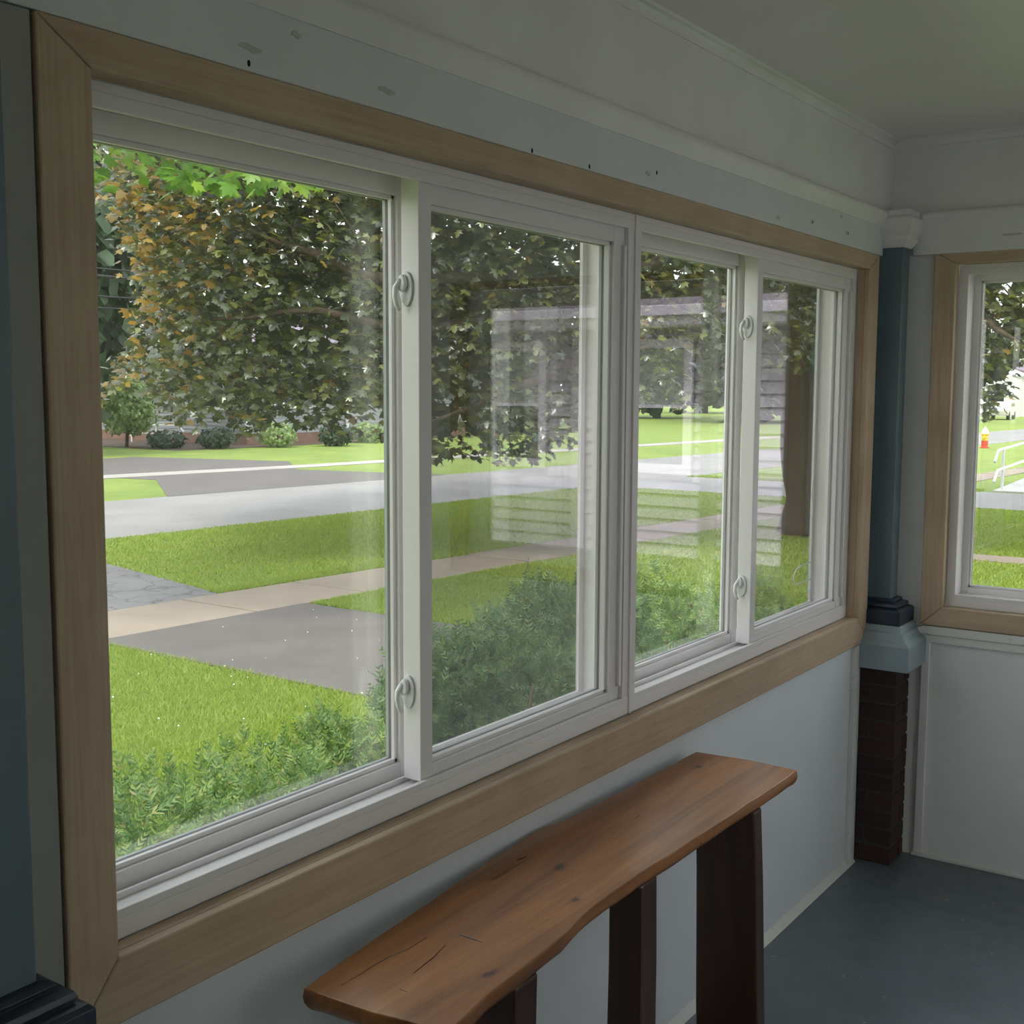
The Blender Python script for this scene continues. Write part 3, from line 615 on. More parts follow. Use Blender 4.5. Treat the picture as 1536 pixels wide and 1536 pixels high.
paved = [(lambda x, y: (y > sl_(x)-0.02) & (y < su(x)+0.02)), (lambda x, y: (x > 5.80) & (x < 8.32) & (y < 8.2)),
         (lambda x, y: (y > ys(x)-0.02) & (y < yf(x)+0.05)), (lambda x, y: (y >= su(x)) & (x > 5.6-(y-8.9)*0.14) & (x < 8.15+(y-8.9)*0.23)), (lambda x, y: (x > 23.3) & (x < 27.4)),
         (lambda x, y: (x > 15.9) & (x < 16.6) & (y < 3.1)), (lambda x, y: (x > 27.0) & (y < 5.4))]
# grass blades, denser close to the house
def blades(N, xr, yr, wid, hgt):
    x = rng.uniform(*xr, N); y = rng.uniform(*yr, N); ok = np.ones(N, bool)
    d = np.hypot(x-CAM[0], y-CAM[1])
    for f_ in paved: ok &= ~f_(x, y)
    az = np.arctan2(x-CAM[0], y-CAM[1])-YAW; ok &= (np.abs(az) < R(30))
    ok &= ~((y < 2.2) & (x < 6.5))
    x, y, d = x[ok], y[ok], d[ok]; n_ = len(x)
    h = hgt*rng.uniform(0.6, 1.25, n_); w_ = wid*np.clip(d/7, 0.8, 4)*rng.uniform(0.7, 1.3, n_); th = rng.uniform(0, math.pi, n_)
    lx, ly = rng.normal(0, 0.6, n_)*h, rng.normal(0, 0.6, n_)*h
    V = np.zeros((n_, 3, 3)); V[:, 0] = np.c_[x-w_*np.cos(th), y-w_*np.sin(th), np.full(n_, GZ)]; V[:, 1] = np.c_[x+w_*np.cos(th), y+w_*np.sin(th), np.full(n_, GZ)]
    V[:, 2] = np.c_[x+lx, y+ly, GZ+h]
    return V.reshape(-1, 3), np.arange(n_*3).reshape(-1, 3)
parts = [blades(420000, (2.0, 12.0), (2.0, 9.0), 0.0038, 0.042), blades(260000, (6.0, 28.0), (1.5, 14.5), 0.005, 0.045)]
off = 0; VV, TT = [], []
for v_, t_ in parts: VV.append(v_); TT.append(t_+off); off += len(v_)
gr = tri_mesh('grass', np.concatenate(VV), np.concatenate(TT), M['blade']); tag(gr, 'short green grass blades on the front lawn', 'grass', kind='stuff')
# white clover heads sprinkled on the near lawn
oc = np.array([(1, 0, 0), (-1, 0, 0), (0, 1, 0), (0, -1, 0), (0, 0, 1), (0, 0, -1)]); of = [(0, 2, 4), (2, 1, 4), (1, 3, 4), (3, 0, 4), (2, 0, 5), (1, 2, 5), (3, 1, 5), (0, 3, 5)]
cx_ = rng.uniform(2.5, 6, 60); cy2 = rng.uniform(2.8, 7.6, 60); k = ~((cx_ > 5.75) & (cx_ < 8.3)); cx_, cy2 = cx_[k], cy2[k]
ax_ = rng.uniform(5.8, 8.3, 22); ay_ = rng.uniform(3.5, 7.4, 22)
lc = np.concatenate([np.c_[cx_, cy2, np.full(len(cx_), GZ+0.05)], np.c_[ax_, ay_, np.full(22, GZ+0.026)]])
V_, T_ = scatter(oc, of, lc, frames(rng.normal(size=(len(lc), 3))), rng.uniform(0.005, 0.010, len(lc)))
tag(tri_mesh('clover_flowers', V_, T_, M['flower']), 'tiny white clover heads and petals on the near lawn', 'flowers', kind='stuff')

# ------------------------------------------------------------------ foliage templates
half = [(0.0, 0.0), (0.16, -0.06), (0.40, 0.02), (0.30, 0.14), (0.58, 0.30), (0.66, 0.52), (0.42, 0.46), (0.34, 0.52), (0.36, 0.74), (0.18, 0.68), (0.0, 1.02)]
lhalf = [(0.0, 0.0), (0.46, -0.04), (0.26, 0.16), (0.74, 0.52), (0.24, 0.46), (0.28, 0.74), (0.0, 1.08)]
loutl = lhalf+[(-x, y) for x, y in reversed(lhalf[1:-1])]
lite_v = [(0, 0.36, 0.03)]+[(x, y, -0.10*abs(x)-0.12*max(0, y-0.5)) for x, y in loutl]
lite_f = [(0, 1+i, 1+(i+1) % len(loutl)) for i in range(len(loutl))]
outl = half+[(-x, y) for x, y in reversed(half[1:-1])]
leaf_v = [(0, 0.36, 0.03)]+[(x, y, -0.10*abs(x)-0.12*max(0, y-0.5)) for x, y in outl]; nl = len(outl)
leaf_f = [(0, 1+i, 1+(i+1) % nl) for i in range(nl)]
quad_v = [(-0.5, 0, 0), (0.5, 0, 0), (0.35, 0.9, -0.08), (-0.35, 0.8, 0.05), (0, 1.2, -0.1)]; quad_f = [(0, 1, 2), (0, 2, 3), (3, 2, 4)]
fv = [(-0.02, 0, 0), (0.02, 0, 0), (0, 1, 0.02)]; ff = [(0, 1, 2)]
for i in range(4):
    y0 = 0.14+0.20*i; l = 0.40*(1-i*0.17)
    for s in (-1, 1):
        o_ = len(fv); fv += [(0, y0, 0), (0, y0+0.085, 0.01), (s*l*0.62, y0+l*0.78, -0.05*l), (s*l*0.42, y0+l*0.30, 0.0)]; ff += [(o_, o_+3, o_+2), (o_, o_+2, o_+1)]

def limb(pts, r0, r1, n=7):
    """bent, tapering branch through points"""
    P = [Vector(p) for p in pts]; q = []
    for i in range(len(P)-1):
        for k in range(n): q.append(P[i].lerp(P[i+1], k/n))
    q.append(P[-1]); m_ = len(q); q = [p+Vector((mn.noise(p*1.3), mn.noise(p*1.3+Vector((9, 0, 0))), mn.noise(p*1.3+Vector((0, 9, 0)))))*0.12*min(1, i/3) for i, p in enumerate(q)]
    return q, [r0+(r1-r0)*i/(m_-1) for i in range(m_)]

# ------------------------------------------------------------------ the big maple
TX, TY = 17.4, 5.6
tree = empty('maple_tree', (TX, TY, GZ)); tag(tree, 'big dark-leaved maple with orange tips on the front lawn', 'tree')
tb = MB(); pts, rad = limb([(TX, TY, GZ), (TX+0.05, TY+0.1, 0.6), (TX-0.1, TY+0.3, 2.2), (TX-0.2, TY+0.4, 4.5), (TX-0.1, TY+0.6, 8)], 0.34, 0.16)
rad = [r_+0.16*max(0, 1-(p.z-GZ)/0.6)**2 for r_, p in zip(rad, pts)]
keep(tb.tube(pts, rad, 12).build('trunk', M['bark'], smooth=True), tree)
def canopy_low(px):
    return np.interp(px, [100, 150, 200, 260, 330, 380, 420, 470, 560, 600, 660, 700, 760, 820, 870, 905, 960, 1110, 1150, 1210, 1300, 1440, 1480, 1505, 1536, 1650, 1800],
                    [540, 600, 560, 636, 615, 650, 625, 632, 640, 655, 690, 670, 690, 675, 650, 610, 600, 585, 560, 540, 540, 590, 625, 600, 545, 500, 420])
def canopy_depth(px): return np.interp(px, [100, 400, 900, 1250, 1800], [13.8, 14.6, 15.6, 16.5, 14.0])
N = 88000
px = rng.uniform(110, 1800, N); py = rng.uniform(-420, 700, N)
low = canopy_low(px)+rng.normal(0, 10, N)
left = np.interp(py, [-420, 150, 260, 330, 430, 520, 600, 700], [260, 190, 150, 165, 215, 200, 150, 150])+rng.normal(0, 14, N)
dep = canopy_depth(px)+np.where(rng.random(N) < 0.55, rng.uniform(-0.4, 0.9, N), rng.uniform(0.9, 5.0, N))
# layered sprays: keep leaves that fall on noisy shelves so that dark gaps stay between them
P3 = CAM+(FWD[None]+((px-768)/FPX)[:, None]*RGT-((py-768)/FPX)[:, None]*UPV)*dep[:, None]
shelf = np.array([mn.noise(Vector((p[0]*0.55, p[1]*0.55, p[2]*1.9))) for p in P3])
ok = (py < low) & (px > left) & (shelf > -0.42)
ok &= ~((px > 1130) & (px < 1440) & (shelf < -0.25))          # thinner round the trunk
P3 = P3[ok]; px, py = px[ok], py[ok]; n_ = len(P3)
nrm = np.c_[rng.normal(0, 0.55, n_), rng.normal(0, 0.55, n_), np.ones(n_)]+np.array([-0.35, -0.45, 0])
hd = np.c_[rng.normal(0, 0.7, n_)-0.55, rng.normal(0, 0.7, n_)-0.2, rng.normal(-0.45, 0.3, n_)]
mats_ = frames(nrm, heading=hd); scl = rng.uniform(0.080, 0.145, n_)
org_p = np.clip(1.0-(px-150)/170, 0, 1)*np.clip(1.3-np.abs(py-400)/260, 0, 1)*0.55+np.clip(1-np.hypot(px-300, (py-310)*1.5)/190, 0, 1)*0.35+0.02
org = rng.random(n_) < org_p
vis = (px > 150) & (px < 900) & (py > 220) & (py < 690)
dist = np.linalg.norm(P3-CAM, axis=1)
cand = np.where(vis)[0]; pick = cand[np.argsort(dist[cand]+rng.uniform(0, 0.3, len(cand)))[:280]]
sel = np.ones(n_, bool); sel[pick] = False
for msk, mt, nm in ((sel & ~org, M['maple'], 'foliage'), (sel & org, M['maple_orange'], 'young_foliage')):
    V_, T_ = scatter(lite_v, lite_f, P3[msk], mats_[msk], scl[msk]); o = keep(tri_mesh(nm, V_, T_, mt), tree); o['kind'] = 'stuff'
# coarser leaves deep inside the crown
N2 = 26000; qx = rng.uniform(150, 1750, N2); qy = rng.uniform(-420, 690, N2); ok = (qy < canopy_low(qx)-35) & (qx > np.interp(qy, [-420, 150, 260, 330, 430, 520, 600, 700], [300, 230, 190, 205, 255, 240, 190, 190])) & ~((qx > 1120) & (qx < 1440) & (rng.random(N2) < 0.55))
qx, qy = qx[ok], qy[ok]; qd = canopy_depth(qx)+rng.uniform(0.8, 6.0, len(qx)); n2_ = len(qx)
Q3 = CAM+(FWD[None]+((qx-768)/FPX)[:, None]*RGT-((qy-768)/FPX)[:, None]*UPV)*qd[:, None]
V_, T_ = scatter(quad_v, quad_f, Q3, frames(np.c_[rng.normal(-0.4, 0.5, n2_), rng.normal(-0.6, 0.5, n2_), np.full(n2_, 0.7)]), rng.uniform(0.14, 0.24, n2_)); o = keep(tri_mesh('inner_foliage', V_, T_, M['maple']), tree); o['kind'] = 'stuff'
lms = {}
for key, mt in ((0, M['maple']), (1, M['maple_orange'])):
    me = bpy.data.meshes.new('leaf'); me.from_pydata(leaf_v, [], leaf_f); me.materials.append(mt); lms[key] = me
for i in pick:
    o = bpy.data.objects.new('leaf', lms[int(org[i])]); col.objects.link(o); o.parent = tree
    o.matrix_parent_inverse = Matrix.Translation(tree.location).inverted()
    m4 = Matrix(mats_[i].tolist()).to_4x4() @ Matrix.Scale(float(scl[i]), 4); m4.translation = Vector(P3[i]); o.matrix_basis = m4
top = Vector((TX-0.15, TY+0.35, 3.2))
br = [[(552, 412, 14.9), (470, 378, 14.8), (430, 362, 14.7), (330, 340, 14.5)], [(640, 500, 15.2), (480, 470, 14.8), (300, 480, 14.4)], [(700, 250, 15.5), (520, 250, 15.0), (330, 270, 14.5)],
      [(820, 560, 15.6), (730, 600, 15.3), (640, 640, 15.1)], [(1000, 380, 16.0), (900, 420, 15.7), (780, 470, 15.4)], [(1400, 420, 16.0), (1500, 500, 15.2), (1530, 520, 15.0)], [(1300, 200, 16.0), (1450, 300, 15.5), (1560, 380, 15)]]
for k_, b_ in enumerate(br):
    p3 = [top+Vector((0, 0, 0.25*k_))]+[Vector(at_depth(*q)) for q in b_]; pts, rad = limb(p3, 0.11, 0.012)
    keep(MB().tube(pts, rad, 7).build('branch', M['bark'], smooth=True), tree)
for a_, b_ in (((552, 412, 14.85), (500, 300, 14.6)), ((500, 390, 14.75), (468, 318, 14.6)), ((545, 410, 14.85), (520, 370, 14.6)), ((440, 366, 14.7), (425, 330, 14.5))):
    p_, q_ = Vector(at_depth(*a_)), Vector(at_depth(*b_)); md = p_.lerp(q_, 0.5)+Vector((0.08, 0, 0.05))
    keep(MB().tube([p_, md, q_], [0.02, 0.014, 0.006], 5).build('twig', M['bark'], smooth=True), tree)

# green maple whose twigs hang into the top of the view
g_tree = empty('green_maple_tree', (1.6, 9.6, GZ)); tag(g_tree, 'bright green maple with twigs hanging over the near lawn', 'tree')
pts, rad = limb([(1.6, 9.6, GZ), (1.65, 9.6, 1.5), (1.7, 9.5, 3.4), (1.6, 9.4, 6.5)], 0.24, 0.12); keep(MB().tube(pts, rad, 10).build('trunk', M['bark'], smooth=True), g_tree)
N = 5600; px = rng.uniform(-420, 520, N); py = rng.uniform(-320, 300, N)
low = np.interp(px, [-420, 100, 160, 220, 300, 360, 420, 520], [170, 262, 275, 278, 285, 296, 285, 272])+rng.normal(0, 7, N)
dep = np.where(rng.random(N) < 0.5, rng.uniform(9.0, 9.7, N), rng.uniform(9.0, 11.0, N))
ok = py < low; px, py, dep = px[ok], py[ok], dep[ok]
P3 = CAM+(FWD[None]+((px-768)/FPX)[:, None]*RGT-((py-768)/FPX)[:, None]*UPV)*dep[:, None]
sh = np.array([mn.noise(Vector((p[0]*0.9, p[1]*0.9, p[2]*2.2))) for p in P3]); P3 = P3[sh > -0.12]; n_ = len(P3)
nrm = np.c_[rng.normal(0, 0.5, n_)-0.3, rng.normal(0, 0.5, n_)-0.5, np.ones(n_)*0.8]; hd = np.c_[rng.normal(0, 0.6, n_), rng.normal(0, 0.6, n_), rng.normal(-0.7, 0.3, n_)]
V_, T_ = scatter(leaf_v, leaf_f, P3, frames(nrm, heading=hd), rng.uniform(0.09, 0.15, n_)); o = keep(tri_mesh('foliage', V_, T_, M['green_leaf']), g_tree); o['kind'] = 'stuff'
for e_ in ((330, 235, 9.6), (200, 215, 9.5), (60, 120, 9.5)):
    q_ = Vector(at_depth(*e_)); p_ = Vector((1.65, 9.5, 3.0)); pts, rad = limb([p_, p_.lerp(q_, 0.5)+Vector((0, 0, 0.5)), q_], 0.06, 0.008)
    keep(MB().tube(pts, rad, 6).build('branch', M['bark'], smooth=True), g_tree)

# ------------------------------------------------------------------ evergreen shrubs under the window
def shrub(name, label, mounds, N, mt, size):
    """mounds: (x, y, top z, rx, ry)"""
    cx = sum(m_[0] for m_ in mounds)/len(mounds); cy_ = sum(m_[1] for m_ in mounds)/len(mounds)
    r = empty(name, (cx, cy_, GZ)); tag(r, label, 'shrub', 'evergreen shrubs under the windows')
    P, Nn, Hd = [], [], []
    tot = sum(m_[3]*m_[4] for m_ in mounds)
    for (mx_, my_, mz, rx, ry) in mounds:
        n_ = int(N*rx*ry/tot); u = rng.normal(size=(n_, 3)); u[:, 2] = np.abs(u[:, 2])*1.1+0.05; u /= np.linalg.norm(u, axis=1, keepdims=True)
        k = rng.uniform(0.55, 1.0, n_)**0.6; h = mz-GZ
        wob = 1+0.16*np.array([mn.noise(Vector((q[0]*3+mx_, q[1]*3, q[2]*3))) for q in u])
        p = np.c_[mx_+u[:, 0]*rx*k*wob, my_+u[:, 1]*ry*k*wob, GZ+u[:, 2]*h*k*wob]
        P.append(p); Hd.append(u*np.array([1, 1, 0.9])+np.array([0, 0, 0.75])+rng.normal(0, 0.32, (n_, 3))); Nn.append(rng.normal(size=(n_, 3))+np.array([-0.6, -0.8, 0.7]))
        for q in range(7):
            a = rng.uniform(0, 6.28); d = Vector((mx_+rx*0.7*math.cos(a), my_+ry*0.7*math.sin(a), GZ+h*rng.uniform(0.55, 0.9)))
            b0 = Vector((mx_+rx*0.15*math.cos(a), my_+ry*0.15*math.sin(a), GZ)); keep(MB().tube([b0, b0.lerp(d, 0.5)+Vector((0, 0, 0.08)), d], [0.018, 0.013, 0.005], 5).build('stem', M['bark'], smooth=True), r)
    P, Nn, Hd = map(np.concatenate, (P, Nn, Hd))
    k = P[:, 1] > 0.30; P, Nn, Hd = P[k], Nn[k], Hd[k]
    V_, T_ = scatter(fv, ff, P, frames(Nn, heading=Hd), rng.uniform(0.6, 1.2, len(P))*size); o = keep(tri_mesh('foliage', V_, T_, mt), r); o['kind'] = 'stuff'
shrub('juniper_shrub', 'low feathery light green evergreen at the corner of the near pane', [(1.42, 1.38, 0.56, 0.50, 0.60), (1.98, 1.45, 0.48, 0.46, 0.60), (0.75, 1.3, 0.56, 0.55, 0.6)], 19000, M['frond'], 0.085)
shrub('juniper_shrub', 'small yellow-green evergreen between the low one and the tall dark one', [(2.42, 1.45, 0.48, 0.40, 0.56)], 8500, M['frond'], 0.085)
shrub('juniper_shrub', 'tall dense dark green evergreen beside the driveway', [(3.45, 1.60, 0.66, 0.62, 0.75), (4.15, 1.70, 0.74, 0.65, 0.72)], 26000, M['frond_dark'], 0.095)
shrub('juniper_shrub', 'bright tipped evergreen near the porch corner', [(5.0, 1.75, 0.66, 0.70, 0.72), (5.9, 1.6, 0.50, 0.65, 0.65)], 17500, M['frond'], 0.095)

# ------------------------------------------------------------------ house across the street
def lap(mbx, p0, p1, z0, z1, ex, out, prot=0.018):
    """lap siding between two ground points; out = outward unit (x, y)"""
    z = z0
    while z < z1-1e-4:
        zt_ = min(z+ex, z1); a, c = Vector((*p0, 0)), Vector((*p1, 0)); n = Vector((*out, 0))
        vs = [a+n*prot+Vector((0, 0, z)), c+n*prot+Vector((0, 0, z)), c+n*0.002+Vector((0, 0, zt_)), a+n*0.002+Vector((0, 0, zt_)), a+Vector((0, 0, z)), c+Vector((0, 0, z))]
        mbx.add(vs, [(0, 1, 2, 3), (4, 5, 1, 0)]); z += ex
def gable_roof(mbx, x0, x1, y0, y1, z, h, over=0.5, t=0.18):
    ym = (y0+y1)/2; a = [(y0-over, z-0.12), (ym, z+h), (y1+over, z-0.12), (y1+over, z-0.12-t), (ym, z+h-t), (y0-over, z-0.12-t)]
    mbx.prism([(x0-over, y, zz_) for y, zz_ in a], (x1-x0+2*over, 0, 0))
fh = empty('far_house', (38, 40, GZ)); tag(fh, 'grey-sided house with white windows across the street', 'house')
HX, HY, HX1, HY1, HT = 31.9, 34.4, 50.0, 48.0, 3.4
keep(MB().box((HX+0.05, HY+0.05, GZ), (HX1-0.05, HY1-0.05, HT)).build('wall', M['grey_siding']), fh)
keep(MB().box((HX-0.02, HY-0.02, GZ), (HX1, HY1, GZ+0.42)).build('foundation', M['foundation']), fh)
s_ = MB(); lap(s_, (HX, HY), (HX1, HY), GZ+0.42, HT, 0.16, (0, -1), 0.03); lap(s_, (HX, HY), (HX, HY1), GZ+0.42, HT, 0.16, (-1, 0), 0.03)
o = keep(s_.build('lap_siding', M['grey_siding']), fh); o['kind'] = 'stuff'
keep(MB().box((HX-0.05, HY-0.05, GZ+0.42), (HX+0.06, HY+0.06, HT)).build('corner_board', M['house_white']), fh)
def house_window(parent, c0, c1, z0, z1, axis, pos, out, trim, blind=0.5, tw=0.09):
    """axis 'x': wall along x at y=pos, faces out (-1/+1)"""
    def bx(a, b_, za, zb_, d0, d1):
        d0, d1 = pos+out*d0, pos+out*d1
        return MB().box((a, d0, za), (b_, d1, zb_)) if axis == 'x' else MB().box((d0, a, za), (d1, b_, zb_))
    f = MB(); 
    for (a, b_, za, zb_) in ((c0-tw, c0, z0-tw, z1+tw), (c1, c1+tw, z0-tw, z1+tw), (c0, c1, z1, z1+tw), (c0, c1, z0-tw, z0)):
        t_ = bx(a, b_, za, zb_, 0.0, 0.06); f.add(t_.v, t_.f)
    w_ = keep(f.build('window', trim), parent)
    zm = (z0+z1)/2
    gl = keep(bx(c0, c1, z0, zm-0.02, 0.01, 0.022).build('pane', M['house_glass']), parent); gl2 = keep(bx(c0, c1, zm+0.02, z1, 0.02, 0.032).build('pane', M['house_glass'] if blind < 0.5 else M['blind']), parent)
    mr = keep(bx(c0, c1, zm-0.02, zm+0.02, 0.005, 0.045).build('meeting_rail', trim), parent)
    for q in (gl, gl2, mr):
        mw = q.matrix_world.copy(); q.parent = w_; q.matrix_parent_inverse = (Matrix.Translation(parent.location) @ w_.matrix_parent_inverse).inverted()
    return w_
house_window(fh, 33.9, 35.6, 0.95, 2.2, 'x', HY-0.03, -1, M['house_white'], 0, 0.12)
house_window(fh, 40.6, 42.4, 0.95, 2.2, 'x', HY-0.03, -1, M['house_white'], 0, 0.12)
house_window(fh, 35.3, 36.5, 0.9, 2.3, 'y', HX-0.03, -1, M['house_white'], 0, 0.12)
house_window(fh, 41.0, 42.2, 0.9, 2.3, 'y', HX-0.03, -1, M['house_white'], 0, 0.12)
rf = MB(); gable_roof(rf, HX, HX1, HY, HY1, HT+0.2, 1.7); keep(rf.build('roof', M['shingle']), fh)
keep(MB().tube([(37.6, HY-0.10, HT), (37.6, HY-0.10, GZ+0.35), (38.3, HY-0.5, GZ+0.15)], 0.07, 8).build('downspout', M['house_white']), fh)
keep(MB().tube([(HX-0.10, 41.5, HT), (HX-0.10, 41.5, GZ+0.2)], 0.07, 8).build('downspout', M['house_white']), fh)
keep(MB().box((HX-0.22, 37.2, GZ+1.0), (HX, 37.5, GZ+1.5)).build('meter_box', M['rail'], bevel=0.02), fh)
keep(MB().tube([(HX-0.1, 37.35, GZ+1.5), (HX-0.1, 37.35, HT)], 0.035, 6).build('conduit', M['rail']), fh)
rl = empty('garden_rail', (30.6, 38.5, GZ)); tag(rl, 'white tubular rail in the bed of the grey house', 'railing')
for a_ in (36.9, 38.3, 39.9): keep(MB().tube([(30.6, a_, GZ), (30.6, a_, GZ+0.75)], 0.035, 6).build('post', M['rail']), rl)
keep(MB().tube([(30.6, 36.6, GZ+0.5), (30.6, 36.9, GZ+0.75), (30.6, 39.9, GZ+0.75), (30.6, 40.2, GZ+0.5)], 0.035, 6).build('top_rail', M['rail']), rl)
keep(MB().tube([(30.6, 36.9, GZ+0.4), (30.6, 39.9, GZ+0.4)], 0.03, 6).build('low_rail', M['rail']), rl)

def blob_tree(name, label, x, y, h, rx, rz, N, mt, ls, group=None, trunk=0.18, weep=False, cat='tree'):
    r = empty(name, (x, y, GZ)); tag(r, label, cat, group)
    keep(MB().tube([(x, y, GZ), (x+0.1, y, GZ+h*0.4), (x, y, GZ+h*0.75)], [trunk, trunk*0.8, trunk*0.4], 8).build('trunk', M['bark'], smooth=True), r)
    u = rng.normal(size=(N, 3)); u /= np.linalg.norm(u, axis=1, keepdims=True); k = rng.uniform(0.35, 1, N)**0.5
    wob = 1+0.35*np.array([mn.noise(Vector(q)*2.2+Vector((x, y, 0))) for q in u])
    p = np.array([x, y, GZ+h-rz])+u*np.array([rx, rx, rz])*(k*wob)[:, None]
    hd = np.tile([0, 0, -1.0], (N, 1))+rng.normal(0, 0.25 if weep else 0.8, (N, 3)); nn = u+rng.normal(0, 0.5, (N, 3))+np.array([0, 0, 0.4])
    V_, T_ = scatter(quad_v, quad_f, p, frames(nn, heading=hd), rng.uniform(0.7, 1.3, N)*ls); o = keep(tri_mesh('foliage', V_, T_, mt), r); o['kind'] = 'stuff'
    return r
blob_tree('weeping_tree', 'small pale green weeping tree beside the grey house', *[float(q) for q in on(190, 671, 2, GZ)[:2]], 2.75, 1.25, 1.12, 4200, M['far_leaf_light'], 0.12, weep=True, trunk=0.07)
for (a, b_, dz, lab, mt) in ((370+45, 662, 0.55, 'round light green bush at the corner of the grey house', 'far_leaf_light'), (325, 664, 0.45, 'low green bush by the white garden rail', 'far_leaf'), (250, 664, 0.4, 'dark green bush under the grey house siding', 'far_leaf'), (505, 660, 0.5, 'dark green bush beside the downspout', 'far_leaf'), (552, 655, 0.5, 'wide green bush beyond the downspout', 'far_leaf_light')):
    q = on(a, b_+9, 2, GZ); blob_tree('bush', lab, float(q[0]), float(q[1]), 0.9*dz*2, 0.75, dz*0.9, 700, M[mt], 0.10, 'bushes along the grey house', 0.04, cat='bush')
for (x, y, h, rx, lab) in ((33, 60, 13, 6, 'tall dark tree behind the grey house roof'), (20, 52, 12, 6, 'dark tree far behind the utility wires'), (23.2, 34.5, 12.5, 3.4, 'dark teal tree on the lawn of the grey house'), (48, 62, 14, 7, 'broad dark tree behind the far end of the grey house'),
                           (60, 44, 12, 7, 'dark tree beyond the far sidewalk'), (77, 32, 10, 6, 'dense dark tree past the end of the far sidewalk'), (92, 27, 10, 6, 'dark tree standing close to the far street edge'), (76, 62, 15, 7, 'tall dark tree behind the dark trees of the far sidewalk'), (140, 76, 14, 8, 'broad dark tree behind the distant white house'), (84, 44, 12, 6.5, 'rounded tree down the street'), (105, 50, 11, 5.5, 'dark tree behind the parked car')):
    blob_tree('far_tree', lab, x, y, h, rx, h*(0.455 if x < 24 and y < 40 else 0.47), 3200, M['far_leaf'], 0.55, 'trees across the street', 0.35)
for k_, (pyx, dz) in enumerate(((405, 0), (416, 0), (446, 0), (463, 0))):
    q = on(160, pyx, 1, 21.5); o = MB().tube([(q[0]-30, 21.3, q[2]+0.25), (q[0]-15, 21.3, q[2]-0.1), (q[0], 21.3, q[2]), (q[0]+15, 21.3, q[2]+0.2), (38.9, 21.3, q[2]+0.5)], 0.035 if k_ == 1 else 0.02, 5).build('utility_wire', M['cable'])
    tag(o, ['topmost thin utility wire strung along the street', 'thick utility cable just under the topmost wire', 'thin utility wire under the thick cable', 'lowest utility wire strung along the street'][k_], 'wire', 'utility wires along the street')
for xq in (q[0]-30, 38.9):
    pl = empty('utility_pole', (xq, 21.5, GZ)); tag(pl, 'brown wooden utility pole near the end of the grey house' if xq > 0 else 'brown wooden utility pole up the street past the green maple', 'pole', 'utility poles')
    keep(MB().tube([(xq, 21.5, GZ), (xq, 21.5, 9.0)], [0.16, 0.11], 10).build('pole', M['bark']), pl); keep(MB().box((xq-0.08, 20.4, 7.6), (xq+0.08, 22.6, 7.75)).build('cross_arm', M['bark']), pl)

# ------------------------------------------------------------------ neighbour's house (seen mirrored in the panes)
nh = empty('neighbour_house', (16, -8, GZ)); tag(nh, 'low lilac-grey clapboard house next door, mirrored in the window panes', 'house')
NX, NY0, NY1, NT = 12.25, -14.5, -2.75, 2.42
keep(MB().box((NX+0.03, NY0, GZ), (NX+8.5, NY1-0.03, NT)).build('wall', M['siding']), nh)
keep(MB().box((NX-0.01, NY0, GZ), (NX+8.5, NY1, GZ+0.26)).build('foundation', M['white_concrete']), nh)
wins = [(-7.75, -7.06), (-5.55, -4.86)]
ex = 0.152; z = GZ+0.26; i = 0
cuts = [(NY0, -7.87, 0), (-7.87, -6.94, 1), (-6.94, -5.67, 0), (-5.67, -4.74, 1), (-4.74, NY1, 0)]
cb = {}
while z < NT-0.02:
    zt_ = min(z+ex, NT)
    for (a, c, isw) in cuts:
        if isw and zt_ > 0.70 and z < 2.30: continue
        key = (a, c)
        if key not in cb:
            cb[key] = MB().prism([(NX-0.040, a, 0), (NX-0.004, a, ex), (NX+0.03, a, ex), (NX+0.03, a, 0)], (0, c-a, 0)).build('clapboard', M['siding']); o = keep(cb[key], nh)
        else: o = cb[key].copy(); col.objects.link(o)
        o.location = (0, 0, z)
    z += ex
for (a, c) in wins: house_window(nh, a, c, 0.78, 2.17, 'y', NX-0.03, -1, M['siding_trim'], 0.8, 0.115)
keep(MB().box((NX-0.05, -6.58, GZ+0.26), (NX-0.005, -6.38, NT)).build('downspout', M['siding_trim']), nh)
keep(MB().box((NX-0.05, NY1-0.12, GZ+0.26), (NX+0.06, NY1+0.02, NT)).build('corner_board', M['siding_trim']), nh)
keep(MB().box((NX-0.50, NY0, NT-0.02), (NX+0.1, NY1+0.45, NT+0.05)).build('soffit', M['siding_trim']), nh)
keep(MB().box((NX-0.54, NY0, NT+0.0), (NX-0.50, NY1+0.45, NT+0.20)).build('fascia', M['siding_trim']), nh)
keep(MB().prism([(NX-0.65, NY0, NT+0.10), (NX-0.54, NY0, NT+0.10), (NX-0.54, NY0, NT+0.22), (NX-0.66, NY0, NT+0.22)], (0, NY1+0.5-NY0, 0)).build('gutter', M['siding_trim'], bevel=0.01), nh)
keep(MB().prism([(NX-0.62, NY0, NT+0.21), (NX+4.2, NY0, NT+1.6), (NX+9, NY0, NT+0.21)], (0, NY1+0.55-NY0, 0)).build('roof', M['shingle']), nh)

